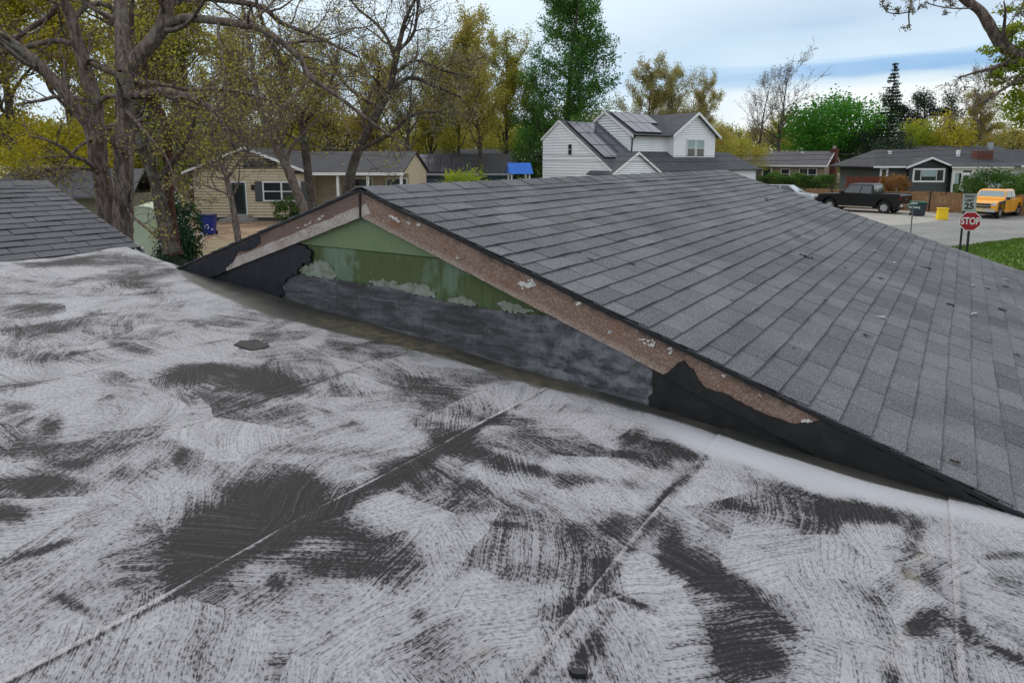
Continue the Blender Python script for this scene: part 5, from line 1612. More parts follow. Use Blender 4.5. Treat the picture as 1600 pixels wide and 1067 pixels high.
class Grower:
    def __init__(s, seed, **c):
        s.r = random.Random(seed); s.mb = MB(); s.tips = []
        s.c = dict(maxlvl=3, wander=.22, trop=.05, n=(5, 5, 4, 3), ratio=.62, ang=(35, 65), minr=.006, spacing=1.0, sides=(8, 6, 4, 3, 3), start=.25, rk=.58)
        s.c.update(c)

    def rv(s):
        r = s.r
        v = Vector((r.gauss(0, 1), r.gauss(0, 1), r.gauss(0, 1)))
        return v.normalized()

    def side_dir(s, d):
        a = R(s.r.uniform(*s.c['ang']))
        ax = d.cross(s.rv())
        if ax.length < 1e-3: ax = Vector((1, 0, 0))
        return (Matrix.Rotation(a, 3, ax.normalized()) @ d).normalized()

    def limb(s, pts, rad, lvl=0, kids=None, kidlen=None):
        """a given polyline with children growing from it"""
        s.mb.tube(pts, rad, s.c['sides'][min(lvl, 4)], cap=False)
        n = s.c['n'][min(lvl, len(s.c['n']) - 1)] if kids is None else kids
        tot = sum((pts[i + 1] - pts[i]).length for i in range(len(pts) - 1))
        for i in range(n):
            t = s.c['start'] + (1 - s.c['start']) * (i + s.r.random()) / n
            f = t * (len(pts) - 1); j = min(int(f), len(pts) - 2); fr = f - j
            p = pts[j].lerp(pts[j + 1], fr); d = (pts[j + 1] - pts[j]).normalized()
            rr = rad[j] + (rad[j + 1] - rad[j]) * fr
            L = (kidlen or tot * s.c['ratio']) * s.r.uniform(.6, 1.15) * (1.15 - .5 * t)
            s.grow(p, s.side_dir(d), L, max(rr * s.c['rk'], s.c['minr']), lvl + 1)

    def grow(s, p, d, L, r0, lvl):
        c = s.c; k = 6 if lvl < 2 else (5 if lvl < 3 else 4)
        pts = [p.copy()]; rad = [r0]
        q = p.copy(); dd = d.copy()
        for i in range(k):
            dd = (dd + s.rv() * c['wander'] + Vector((0, 0, c['trop']))).normalized()
            q = q + dd * (L / k)
            pts.append(q.copy()); rad.append(max(r0 * (1 - .75 * (i + 1) / k), c['minr']))
        if lvl >= c['maxlvl']:
            s.mb.tube(pts, rad, 3, cap=False)
            for q_ in pts[1:]: s.tips.append(q_)
            return
        s.mb.tube(pts, rad, c['sides'][min(lvl, 4)], cap=False)
        n = c['n'][min(lvl, len(c['n']) - 1)]
        for i in range(n):
            t = .2 + .8 * (i + s.r.random()) / n
            f = t * k; j = min(int(f), k - 1); fr = f - j
            pp = pts[j].lerp(pts[j + 1], fr); dj = (pts[j + 1] - pts[j]).normalized()
            rr = rad[j] + (rad[j + 1] - rad[j]) * fr
            s.grow(pp, s.side_dir(dj), L * c['ratio'] * s.r.uniform(.65, 1.15), max(rr * c['rk'], c['minr']), lvl + 1)
        if lvl == c['maxlvl'] - 1: s.tips += pts[3:]

    def trunk(s, mat):
        me = mesh('tree_trunk', s.mb.v, s.mb.f, mat, smooth=True)
        return me

    def leaves(s, n_each, scatter, size, mat, seed=0, keep=None):
        g = np.random.RandomState(seed)
        t = np.array([tuple(v) for v in s.tips])
        if keep is not None: t = t[keep(t)]
        p = np.repeat(t, n_each, 0) + g.normal(size=(len(t) * n_each, 3)) * scatter
        return leaf_mesh('tree_crown', p, size, mat, seed)


def straight_tree(seed, H, r0, lean=.03, **c):
    g = Grower(seed, **c)
    r = g.r
    k = 9; pts = []; rad = []
    q = Vector((0, 0, 0)); d = Vector((r.uniform(-lean, lean), r.uniform(-lean, lean), 1)).normalized()
    for i in range(k + 1):
        pts.append(q.copy()); rad.append(r0 * (1 - .82 * (i / k) ** 1.1) * (1.25 if i == 0 else 1))
        d = (d + g.rv() * .07 + Vector((0, 0, .05))).normalized()
        q = q + d * (H * .93 / k)
    return g, pts, rad


TPL = {}


def template(key, seed, H, r0, leaf, bark, n_each, scatter, size, kids, kidlen, **c):
    g, pts, rad = straight_tree(seed, H, r0, **c)
    g.limb(pts, rad, 0, kids, kidlen)
    TPL[key] = (g.trunk(bark), g.leaves(n_each, scatter, size, leaf, seed), H)


def envelope_leaves(name, n, fn, size, mat, seed):
    """clumped leaves through a volume. fn(unit random point) -> point"""
    g = np.random.RandomState(seed)
    nc = max(12, n // 70)
    cen = []
    while len(cen) < nc:
        u = g.uniform(-1, 1, 3)
        if np.linalg.norm(u) < 1: cen.append(u * (.55 + .45 * g.random_sample()) / max(np.linalg.norm(u), .35) if g.random_sample() < .7 else u)
    cen = np.array(cen)
    P_ = np.repeat(cen, n // nc, 0) + g.normal(size=((n // nc) * nc, 3)) * .13
    tone = np.repeat(g.uniform(0.1, .9, nc), n // nc)
    return leaf_mesh(name, fn(P_), size, mat, seed, tone=tone)


# spring trees with open crowns
common = dict(maxlvl=3, n=(9, 6, 5, 4), wander=.24, trop=.10, ratio=.55, ang=(28, 62), start=.28, minr=.014)
template('open_a', 11, 15, .30, ML_olive, M_bark_far, 13, .26, .21, 13, 5.2, **common)
template('open_b', 12, 15, .28, ML_olive, M_bark_far, 12, .28, .20, 12, 5.6, **common)
template('open_c', 13, 15, .26, ML_olive, M_bark_far, 13, .25, .21, 14, 4.8, **common)
template('bare_a', 14, 15, .26, ML_bud, M_bark_far, 2, .16, .17, 13, 5.4, **common)
template('bare_b', 15, 15, .26, ML_bud, M_bark_far, 2, .18, .17, 12, 5.0, **common)
# tall full green tree with visible leader
g, pts, rad = straight_tree(21, 23, .42, lean=.01, maxlvl=3, n=(20, 6, 5, 4), wander=.2, trop=.10, ratio=.5, ang=(45, 80), start=.16, minr=.02)
for i in range(54):
    t = .10 + .88 * (i + g.r.random()) / 54
    f = t * 9; j = min(int(f), 8); p = pts[j].lerp(pts[j + 1], f - j)
    L = 7.0 * (1.0 - .62 * t ** 1.6) * g.r.uniform(.7, 1.1) * (.75 if t < .18 else 1)
    a = g.r.uniform(0, 6.283)
    g.grow(p, Vector((math.cos(a), math.sin(a), .25)).normalized(), L, .10 * (1.1 - t), 1)
g.mb.tube(pts, rad, 8, cap=False)
TPL['tall_green'] = (g.trunk(M_bark_dark), g.leaves(6, .22, .24, ML_green, 21), 23)
# round bright maple
g, pts, rad = straight_tree(22, 9, .35, maxlvl=2, n=(14, 7, 5), wander=.2, trop=.06, ratio=.6, start=.2, minr=.03)
g.limb(pts, rad, 0, 12, 5)
TPL['maple'] = (g.trunk(M_bark_dark), envelope_leaves('tree_crown', 16000, lambda q: q * np.array((6.6, 6.0, 5.3)) + np.array((0, 0, 7.6)), .42, ML_bright, 22), 13)
# pines: bare stem with tufted irregular top
for key, sd in (('pine_a', 31), ('pine_b', 32)):
    g, pts, rad = straight_tree(sd, 15, .28, maxlvl=2, n=(10, 5, 4), wander=.25, trop=.02, ratio=.5, ang=(60, 95), start=.35, minr=.03)
    g.limb(pts, rad, 0, 16, 3.6)
    TPL[key] = (g.trunk(M_bark_far), g.leaves(16, .36, .26, ML_dark, sd), 15)
# spruce: whorls of drooping boughs
g = Grower(41); mbt = MB(); mbt.tube([Vector((0, 0, 0)), Vector((0, 0, 9)), Vector((.1, 0, 18))], [.3, .16, .02], 6, cap=False)
tp = []
r = random.Random(41); z = 1.5
while z < 17.9:
    L = (18.2 - z) * .235 * r.uniform(.75, 1.15) + .2
    for i in range(r.randint(4, 6)):
        a = r.uniform(0, 6.283); Lk = L * r.uniform(.6, 1.1)
        pp = [Vector((math.cos(a) * Lk * s_, math.sin(a) * Lk * s_, z - .10 * Lk * s_ + .12 * Lk * s_ * s_)) for s_ in (0, .5, 1)]
        mbt.tube(pp, [.04, .03, .015], 3, cap=False)
        for s_ in np.linspace(.12, 1, max(3, int(Lk * 7))):
            b = pp[0].lerp(pp[2], s_); tp += [(b.x + r.gauss(0, .10), b.y + r.gauss(0, .10), b.z - abs(r.gauss(0, .16))) for _ in range(9)]
    z += r.uniform(.38, .55)
TPL['spruce'] = (mesh('tree_trunk', mbt.v, mbt.f, M_bark_far, True), leaf_mesh('tree_crown', tp, .22, ML_dark, 41), 18.2)
# low dense understorey crown
for key, sd in (('full_a', 51), ('full_b', 52), ('full_c', 53)):
    g, pts, rad = straight_tree(sd, 9, .24, maxlvl=2, n=(12, 6, 5), wander=.28, trop=.06, ratio=.6, start=.2, minr=.025)
    g.limb(pts, rad, 0, 13, 4)
    ws = np.array({51: (4.6, 4.2, 4.4), 52: (5.2, 4.6, 4.0), 53: (3.8, 4.0, 4.8)}[sd])
    TPL[key] = (g.trunk(M_bark_far), envelope_leaves('tree_crown', 7500, lambda q, ws=ws: q * ws + np.array((0, 0, 5.9)), .34, ML_olive, sd), 11)


def put_tree(key, px, D, ytop, label, leaf=None, wide=1.0, group=None, name='tree', rot=None, bark=None, z=0):
    tr, cr, H = TPL[key]
    x = P(px, 250, D).x
    want = CAMZ + (248 - ytop) * D / FPX - z
    s = want / H
    root = empty(name, (x, D, z), rnd.uniform(0, 6.28) if rot is None else rot)
    root.scale = (s * wide, s * wide, s)
    tag(root, label, 'tree', group)
    a = link('trunk', tr, root); b = link('crown', cr, root)
    for o_, m_ in ((b, leaf), (a, bark)):
        if m_:
            o_.material_slots[0].link = 'OBJECT'; o_.material_slots[0].material = m_
    return root


# --- named background trees, left to right
put_tree('tall_green', 884, 66, -22, 'tall full green tree with a dark central trunk behind the white house', ML_green, .94, name='green_tree', rot=.6)
put_tree('full_b', 905, 80, 170, 'dense green tree crown filling in low behind the tall green tree', ML_green, 1.3)
put_tree('full_a', 835, 76, 185, 'low green tree left of the tall green tree trunk', ML_green, 1.1)
put_tree('open_c', 752, 60, 66, 'golden olive tree immediately left of the tall green tree', ML_bronze, .9)
put_tree('open_a', 790, 72, 95, 'olive tree half hidden behind the golden olive tree', ML_olive, .9)
put_tree('open_b', 715, 66, 110, 'yellowish tree standing behind the solar roof of the blue house', ML_olive, .9)
for i, (px, yt, w, m_, lab) in enumerate(((1008, 124, .62, ML_mustard, 'pale yellow tree left of the solar ridge behind the white house'), (1050, 126, .6, ML_mustard, 'yellow tree directly behind the solar ridge of the white house'),
                                      (1098, 150, .6, ML_mustard, 'yellow olive tree behind the front gable of the white house'))):
    put_tree(('open_c', 'open_b', 'open_a')[i], px, 92, yt, lab, ML_pale, w * 1.4)
put_tree('full_a', 1118, 84, 190, 'low orange olive tree right of the white house gable', ML_bronze, .9)
put_tree('full_b', 1160, 96, 205, 'low olive tree between the white house and the tan ranch house', ML_olive, .9)
put_tree('bare_a', 1216, 112, 116, 'airy grey budding tree behind the left half of the tan ranch house', ML_bud, .95)
put_tree('bare_b', 1180, 118, 135, 'smaller airy budding tree right of the white house', ML_bud, .9)
put_tree('maple', 1300, 112, 152, 'broad bright green round tree behind the tan ranch house', ML_bright, 1.15, name='maple_tree')
put_tree('spruce', 1386, 104, 100, 'thin pointed dark spruce between the tan and charcoal houses', ML_dark, .95, name='spruce_tree')
put_tree('pine_a', 1412, 122, 150, 'dark pine immediately right of the pointed spruce', ML_dark, 1.15, name='pine_tree')
put_tree('pine_b', 1442, 124, 144, 'dark pine with the highest top among the pines right of the spruce', ML_dark, 1.1, name='pine_tree')
put_tree('pine_a', 1478, 126, 152, 'dark pine rightmost of the pines above the charcoal house', ML_dark, 1.0, name='pine_tree', rot=2.0)
put_tree('full_c', 1398, 98, 205, 'dark low evergreen beside the left gable of the charcoal house', ML_dark, 1.0)
put_tree('full_b', 1345, 106, 190, 'dark green low tree behind the brick chimney of the tan house', ML_dark, .8)
put_tree('full_c', 1465, 112, 170, 'yellow tree below the pines behind the charcoal house roof', ML_mustard, 1.1)
put_tree('full_a', 1425, 110, 185, 'yellow green tree just right of the spruce foot', ML_yellowgreen, .8)
put_tree('open_b', 1530, 112, 158, 'bronze budding tree behind the chimney of the charcoal house', ML_bronze, 1.1)
put_tree('full_b', 1575, 116, 188, 'olive brown tree behind the right end of the charcoal house', ML_bronze, 1.2)
put_tree('bare_b', 1512, 118, 128, 'thin bare topped tree rising over the charcoal house vents', ML_bud, .7)
put_tree('bare_a', 1590, 122, 150, 'thin bare topped tree at the right edge behind the charcoal house', ML_bud, .8)
# --- left wood behind the ranch house
lw = [('open_a', 20, 40, -60, ML_mustard), ('open_b', 120, 46, -90, ML_olive), ('open_c', 215, 58, -20, ML_mustard), ('open_a', 300, 56, 20, ML_olive),
      ('bare_a', 380, 54, 40, ML_bronze), ('open_b', 440, 60, 95, ML_olive), ('bare_b', 520, 58, 80, ML_bronze), ('open_c', 350, 68, 90, ML_mustard),
      ('open_b', 500, 72, 115, ML_bronze), ('bare_a', 640, 62, 90, ML_bronze), ('open_a', 590, 74, 110, ML_bronze), ('open_c', 670, 70, 120, ML_olive),
      ('full_b', 30, 44, 150, ML_mustard), ('full_a', 95, 38, 172, ML_mustard), ('full_c', 300, 60, 175, ML_olive), ('full_a', 400, 62, 190, ML_mustard),
      ('full_b', 250, 54, 150, ML_yellowgreen), ('full_c', 165, 50, 160, ML_olive), ('full_a', 480, 72, 170, ML_olive), ('full_b', 545, 76, 165, ML_bronze), ('full_c', 620, 80, 190, ML_olive), ('full_a', 690, 84, 170, ML_olive), ('full_b', 770, 84, 190, ML_olive)]
lwl = ['tall mustard leaved tree at the left edge behind the big oak limb', 'tall olive tree seen between the left limb and the forked oak trunk', 'tall mustard tree just right of the forked oak trunk',
       'tall olive tree above the evergreen shrub and the dark trunks', 'thin bronze budding tree above the dark green door', 'olive tree above the white double window', 'bronze budding tree above the porch of the beige house',
       'mustard tree further back above the beige roof gable', 'bronze tree far behind the leaning bare trunk', 'bronze budding tree above the slate blue house', 'bronze tree low behind the porch roof', 'olive tree behind the blue solar house',
       'rounded mustard tree low at the far left edge', 'rounded bright mustard tree low beside the forked oak trunk', 'rounded olive tree low above the evergreen shrub', 'orange mustard tree low behind the beige roof gable',
       'yellow green rounded tree low between oak and dark trunks', 'olive rounded tree low directly behind the forked oak', 'rounded olive tree low above the beige ranch roof', 'rounded bronze tree low above the porch roof', 'rounded olive tree left of the dark roofed house',
       'rounded olive tree above the dark roofed house', 'rounded olive tree above the round green bush']
for (k_, px, D_, yt, m_), lab in zip(lw, lwl): put_tree(k_, px, D_, yt, lab, m_, 1.0)
# --- far tree line
r = random.Random(77)
for i in range(46):
    px = -260 + i * 46 + r.uniform(-14, 14); D_ = r.uniform(128, 165)
    yt = r.uniform(188, 205) if px > 1000 else r.uniform(165, 200)
    put_tree(r.choice(('full_a', 'full_b', 'full_c', 'open_a')), px, D_, yt, 'distant olive tree in the closed line of trees beyond the houses', r.choice((ML_olive, ML_olive, ML_bronze, ML_dark)), 1.35, 'distant trees closing the view')

# ------------------------------------------------------------------ big oak in the foreground left
OD = 12.5


def poly(spec, D, dd=0.0):
    """spec: (px, py, width px[, extra depth]); returns points and radii, smoothed"""
    pts = []; rad = []
    for q in spec:
        e = q[3] if len(q) > 3 else 0
        pts.append(P(q[0], q[1], D + e)); rad.append(q[2] * .5 * (D + e) / FPX)
    # catmull-rom refinement
    op, orr = [], []
    n = len(pts)
    for i in range(n - 1):
        p0, p1, p2, p3 = pts[max(i - 1, 0)], pts[i], pts[i + 1], pts[min(i + 2, n - 1)]
        for s_ in range(4):
            t = s_ / 4
            op.append(.5 * ((2 * p1) + (p2 - p0) * t + (2 * p0 - 5 * p1 + 4 * p2 - p3) * t * t + (3 * p1 - p0 - 3 * p2 + p3) * t ** 3))
            orr.append(rad[i] + (rad[i + 1] - rad[i]) * t)
    op.append(pts[-1]); orr.append(rad[-1])
    rr = random.Random(n * 7)
    orr = [v * rr.uniform(.94, 1.08) for v in orr]
    return op, orr


def near_tree(name, label, D, limbs, leafmat, bark, n_each, scatter, size, keep=None, seed=1, **c):
    g = Grower(seed, **c)
    base = None
    for spec, kids, kl in limbs:
        p_, r_ = poly(spec, D)
        if base is None: base = Vector((p_[0].x, p_[0].y, 0))
        g.limb(p_, r_, 0, kids, kl)
    root = empty(name, base); tag(root, label, 'tree')
    Mi = Matrix.Translation(-base)
    tr = mesh('tree_trunk', [Mi @ v for v in g.mb.v], g.mb.f, bark, True)
    link('trunk', tr, root)
    g.tips = [Mi @ v for v in g.tips]
    if n_each:
        kp_ = np.random.RandomState(seed)
        link('crown', g.leaves(n_each, scatter, size, leafmat, seed, keep=lambda t: kp_.random_sample(len(t)) < .55), root)
    return root


oakc = dict(maxlvl=3, n=(6, 5, 4, 4), wander=.34, trop=.03, ratio=.6, ang=(30, 75), start=.22, minr=.0045, rk=.42)
near_tree('oak_tree', 'large forked oak with spreading bare limbs and small buds behind the left wing roof', OD, [
    ([(190, 440, 38), (191, 380, 33), (192, 352, 30), (193, 270, 27), (194, 197, 26), (195, 150, 25), (196, 115, 27)], 3, 1.3),
    ([(195, 115, 24), (191, 60, 20, .2), (188, 0, 17, .4), (186, -70, 13, .6), (180, -150, 8, .8)], 8, 2.0),
    ([(196, 112, 26), (220, 85, 24), (244, 58, 22), (258, 28, 21), (262, -10, 18), (270, -70, 13), (290, -140, 8)], 8, 2.0),
    ([(258, 40, 16), (285, 30, 14, -.2), (315, 30, 13, -.4), (374, 38, 12, -.6), (410, 47, 11, -.7), (440, 66, 10, -.8), (470, 92, 9, -.8), (484, 120, 8, -.8), (530, 152, 6, -.7), (585, 195, 4.5, -.6), (640, 232, 3, -.5)], 16, 1.5),
    ([(262, 8, 11), (300, -2, 10, .3), (360, 2, 9, .6), (410, 12, 8, .8), (440, 36, 7, 1.0), (500, 60, 5, 1.2), (560, 90, 3.5, 1.4)], 12, 1.5),
    ([(198, 150, 15), (225, 148, 12, -.3), (256, 142, 11, -.5), (299, 154, 10, -.7), (335, 173, 8, -.8), (352, 200, 6, -.9), (370, 240, 3.5, -.9)], 12, 1.2),
    ([(190, 118, 12), (172, 112, 10), (152, 104, 9), (140, 100, 8)], 1, .6),
    ([(192, 152, 9), (172, 150, 8), (157, 158, 7), (150, 170, 6)], 1, .5),
    ([(200, 128, 8), (240, 130, 7, .4), (290, 140, 6, .7), (345, 140, 5, 1.0), (400, 150, 4, 1.2), (450, 170, 3, 1.3)], 12, 1.0),
    ([(190, 165, 6), (230, 210, 4, -.5), (262, 250, 3, -.8), (275, 300, 2.2, -1)], 6, .8),
    ([(196, 330, 6), (215, 345, 5, -.4), (235, 362, 4, -.6), (250, 376, 3, -.8)], 3, .5),
], ML_bronze, M_bark, 1, .05, .05, seed=101, **oakc)
near_tree('oak_tree', 'left stem oak with a thick limb leaning up to the left edge', OD + .15, [
    ([(170, 440, 36), (169, 380, 32), (166, 330, 28), (161, 290, 26), (155, 256, 25), (151, 222, 27), (148, 195, 27), (147, 157, 21), (139, 128, 20), (130, 98, 18), (122, 68, 17), (113, 36, 16), (100, 0, 13), (84, -50, 10), (60, -120, 6)], 8, 1.6),
    ([(146, 205, 22), (120, 170, 18, -.2), (80, 122, 17, -.4), (40, 86, 17, -.6), (0, 56, 16, -.8), (-60, 10, 13, -1), (-130, -30, 9, -1.2)], 8, 1.6),
    ([(117, 70, 9), (90, 64, 8, .2), (59, 69, 8, .4), (35, 76, 8, .6), (0, 84, 8, .8), (-50, 95, 6, .9)], 8, 1.2),
    ([(108, 22, 10), (94, 10, 10, .2), (71, 30, 9, .4), (45, 46, 8, .5), (20, 63, 7, .6), (-20, 80, 5, .7)], 8, 1.2),
    ([(112, 34, 9), (135, 10, 8, .3), (165, 8, 8, .5), (190, 26, 6, .7)], 4, 1.0),
    ([(150, 215, 6), (120, 232, 4, -.5), (95, 262, 3.5, -.8), (70, 290, 2.5, -1)], 6, .8),
    ([(160, 268, 5), (110, 262, 4, -.5), (70, 268, 3, -.8), (40, 275, 2, -.9)], 7, .7),
], ML_bronze, M_bark, 1, .05, .05, seed=102, **oakc)

dk_c = dict(maxlvl=3, n=(6, 5, 4, 3), wander=.32, trop=.05, ratio=.58, ang=(30, 70), start=.3, minr=.007, rk=.45)
near_tree('dark_tree', 'dark leaning trunk nearest the pale green shelter', 20, [
    ([(268, 395, 26), (262, 370, 22), (252, 325, 20), (243, 283, 18), (230, 250, 17), (220, 224, 15), (213, 170, 12), (214, 110, 10), (205, 40, 8), (210, -40, 6)], 14, 2.4),
    ([(244, 285, 9), (262, 262, 8), (285, 235, 6), (300, 200, 5), (312, 150, 4)], 8, 1.6)], ML_olive, M_bark_dark, 2, .10, .09, seed=103, **dk_c)
near_tree('dark_tree', 'upright reddish ivy clad trunk beside the evergreen shrub', 20.6, [
    ([(276, 398, 20), (270, 370, 17), (265, 320, 15), (264, 276, 14), (262, 220, 13), (259, 195, 12), (248, 172, 11), (234, 150, 9), (226, 100, 7), (240, 40, 5)], 14, 2.2)], ML_olive, M_bark_red, 2, .10, .09, seed=104, **dk_c)
near_tree('slim_tree', 'slim twiggy tree standing before the beige wall left of the door', 26, [
    ([(374, 388, 11), (370, 360, 10), (364, 325, 9), (357, 292, 8), (352, 270, 7), (342, 240, 6), (330, 205, 4), (322, 160, 3)], 14, 2.4),
    ([(354, 280, 6), (372, 255, 5), (392, 232, 4), (412, 205, 3)], 12, 2.0), ([(352, 272, 6), (325, 255, 5), (300, 245, 4), (280, 240, 3)], 12, 1.8)],
    ML_bud, M_bark, 2, .09, .07, seed=105, **dk_c)
near_tree('leaning_tree', 'bare trunk leaning left in front of the white double window', 28, [
    ([(480, 345, 16), (474, 325, 15), (462, 295, 14), (450, 266, 13), (436, 238, 12), (423, 213, 11), (408, 175, 9), (398, 130, 8), (392, 80, 6), (380, 20, 5), (375, -40, 3)], 16, 3.0),
    ([(423, 213, 7), (450, 190, 5, .5), (480, 178, 4, .9), (515, 172, 3, 1.2)], 8, 2.0)], ML_bronze, M_bark, 3, .12, .10, seed=106, **dk_c)
near_tree('upright_tree', 'upright bare trunk just right of the leaning one at the double window', 29, [
    ([(492, 345, 14), (488, 323, 13), (483, 285, 12), (478, 244, 12), (473, 205, 11), (466, 175, 10), (450, 145, 9), (443, 115, 8), (430, 78, 7), (415, 50, 5), (400, 0, 4), (392, -50, 3)], 16, 3.0),
    ([(472, 200, 7), (500, 160, 6, .5), (520, 120, 5, .8), (530, 70, 4, 1)], 9, 2.4)], ML_bronze, M_bark_dark, 3, .12, .10, seed=107, **dk_c)
near_tree('budding_tree', 'tall budding tree rising behind the gable peak against the sky', 31, [
    ([(540, 330, 20), (543, 299, 17), (549, 268, 15), (560, 235, 14), (575, 205, 13), (592, 172, 12), (604, 150, 11), (612, 125, 10), (618, 95, 9), (626, 60, 8), (634, 30, 6), (650, -5, 4), (660, -40, 3)], 14, 3.0),
    ([(560, 235, 8), (600, 215, 7, -.3), (625, 195, 6, -.5), (650, 178, 5, -.7), (690, 175, 3, -.9)], 10, 2.2),
    ([(606, 145, 7), (640, 122, 6, .3), (680, 135, 5, .6), (720, 152, 3.5, .9)], 12, 2.0),
    ([(614, 118, 6), (650, 95, 5, -.3), (690, 110, 4, -.5), (745, 122, 2.5, -.7)], 12, 1.8),
    ([(618, 95, 6), (605, 60, 5), (585, 35, 4), (560, 15, 3), (540, -10, 2)], 10, 2.0),
    ([(622, 80, 6), (645, 55, 5), (652, 20, 4), (655, -20, 3)], 10, 1.8),
    ([(595, 170, 7), (560, 150, 5, .5), (530, 120, 4, .8), (510, 80, 3, 1)], 10, 2.2)],
    ML_bud, M_bark_dark, 2, .12, .10, seed=108, **dict(dk_c, trop=.07))

# ------------------------------------------------------------------ oak limb entering at the top right
rc = dict(maxlvl=3, n=(5, 5, 4, 3), wander=.32, trop=-.02, ratio=.55, ang=(30, 70), start=.15, minr=.0035, rk=.4)
RD = 10.5
g = Grower(120, **rc)
base = Vector((P(1760, 400, RD + .6).x, RD + .6, 0))
for spec, kids, kl in [
    ([(1766, 640, 62, .6), (1760, 400, 50, .6), (1750, 200, 42, .5), (1735, 60, 34, .3), (1720, -60, 26, .2), (1700, -200, 16, 0)], 0, 2.0),
    ([(1752, 215, 26, .5), (1700, 165, 22, .3), (1650, 125, 21, .1), (1600, 92, 19), (1568, 73, 18), (1550, 47, 16), (1532, 18, 14), (1508, 0, 13), (1480, -28, 10), (1440, -50, 7), (1390, -60, 4)], 5, .9),
    ([(1600, 95, 9), (1570, 100, 6, -.1), (1545, 108, 5, -.2), (1520, 115, 3.5, -.3), (1498, 122, 2, -.35)], 7, .5),
    ([(1650, 125, 10, .1), (1600, 122, 7, -.1), (1575, 135, 5, -.2), (1555, 148, 4, -.3), (1530, 162, 2.5, -.4), (1515, 172, 1.8, -.4)], 8, .5),
    ([(1620, -30, 6), (1600, 5, 5), (1596, 15, 4)], 2, .3),
    ([(1448, -48, 4), (1430, -15, 3, -.05), (1424, 2, 2.6, -.1), (1420, 20, 2.2, -.1), (1421, 45, 1.6, -.1)], 4, .14),
    ([(1420, 19, 2.2, -.1), (1400, 22, 1.8, -.12), (1385, 18, 1.5, -.15), (1378, 5, 1.2, -.16)], 5, .12),
    ([(1530, 12, 3), (1495, 14, 2, -.1), (1465, 10, 1.8, -.2), (1445, 4, 1.4, -.2)], 5, .2)]:
    p_, r_ = poly(spec, RD); g.limb(p_, r_, 0, kids, kl)
root = empty('oak_tree', base); tag(root, 'knotted grey oak limb with yellow green leaf tufts entering at the top right corner', 'tree')
Mi = Matrix.Translation(-base)
link('trunk', mesh('tree_trunk', [Mi @ v for v in g.mb.v], g.mb.f, M_bark, True), root)
lp = []
gr = np.random.RandomState(5)
for (cx, cy, w_, n_) in [(1566, 40, 15, 420), (1588, 50, 20, 700), (1552, 90, 14, 420), (1572, 100, 16, 450), (1592, 118, 18, 520), (1545, 78, 10, 160), (1580, 150, 22, 620), (1600, 70, 14, 300), (1560, 122, 10, 160), (1600, 165, 22, 500), (1622, 110, 26, 900), (1640, 40, 26, 700), (1630, 180, 26, 700)]:
    c = P(cx, cy, RD)
    for _ in range(3):
        cc = np.array(c) + gr.normal(size=3) * w_ * .6 * RD / FPX
        lp.append(cc + gr.normal(size=(n_ // 3, 3)) * w_ * .42 * RD / FPX * np.array((1, 1, .55)))
lp = np.concatenate(lp) - np.array(base)
link('crown', leaf_mesh('tree_crown', lp, .055, ML_yellowgreen, 5), root)
tipk = np.array([tuple(Mi @ v) for v in g.tips]); tipk = tipk[gr.random_sample(len(tipk)) < .5]
link('buds', leaf_mesh('tree_buds', tipk + gr.normal(size=tipk.shape) * .02, .03, ML_bud, 6), root)


# ------------------------------------------------------------------ bushes and hedges
def bush(name, label, loc, dims, n, size, mat, seed, cat='bush', stems=5, rz=0.0, extra=None):
    root = empty(name, loc, rz); tag(root, label, cat)
    w, d, h = dims
    fn = lambda q: np.stack([q[:, 0] * w, q[:, 1] * d, np.maximum(q[:, 2], -.95) * h * .5 + h * .52], -1)
    link('foliage', envelope_leaves('bush_foliage', n, fn, size, mat, seed), root)
    r = random.Random(seed); mb = MB()
    for i in range(stems):
        a = r.uniform(0, 6.28); s_ = r.uniform(.2, .6)
        mb.tube([Vector((0, 0, 0)), Vector((math.cos(a) * w * s_ * .5, math.sin(a) * d * s_ * .5, h * .4)), Vector((math.cos(a) * w * s_, math.sin(a) * d * s_, h * .8))], [.05, .035, .012], 5)
    mb.build('stem', M_bark_dark, root)
    return root


q = P(268, 330, 21.8)
b = bush('evergreen_shrub', 'tall dark evergreen shrub with white blossom behind the two dark trunks', (q.x, 22.2, 0), (.68, .8, 2.9), 8000, .10, leaf_mat('camellia_green', (.010, .035, .012), (.03, .085, .025), trans=.15), 61)
fn = lambda q_: np.stack([q_[:, 0] * .62, q_[:, 1] * .84, q_[:, 2] * 1.45 + 1.5], -1)
link('blossom', leaf_mesh('blossom', fn(np.random.RandomState(3).normal(size=(150, 3)) * .6), .09, ML_flower, 3, 1.0), b)
bush('evergreen_shrub', 'low dark shrub at the foot of the pale green shelter', (P(222, 370, 19).x, 20.5, 0), (1.1, .7, 1.1), 3500, .09, ML_dark, 62)
bush('window_shrub', 'loose green shrub under the white double window', (P(436, 340, 41).x, 42.6, 0), (1.0, .7, 1.7), 2500, .12, ML_hedge, 63)
bush('window_shrub', 'dark clipped shrub right of the loose shrub under the double window', (P(466, 335, 42).x, 43, 0), (1.0, .6, 1.1), 2500, .11, ML_dark, 64)
bush('round_bush', 'rounded bright yellow green bush in front of the slate blue house', (P(727, 280, 42).x, 42, 0), (1.65, 1.3, 3.65), 7000, .14, ML_yellowgreen, 65)
bush('round_bush', 'small dark bush between the bright green bush and the play tower', (P(772, 282, 44).x, 44, 0), (.9, .8, 2.9), 2500, .14, ML_dark, 66)
bush('orange_bush', 'orange brown dry leaved bush beside the timber fence', (P(1397, 290, 66).x, 66, 0), (1.5, 1.0, 2.7), 4500, .16, ML_orange, 67)
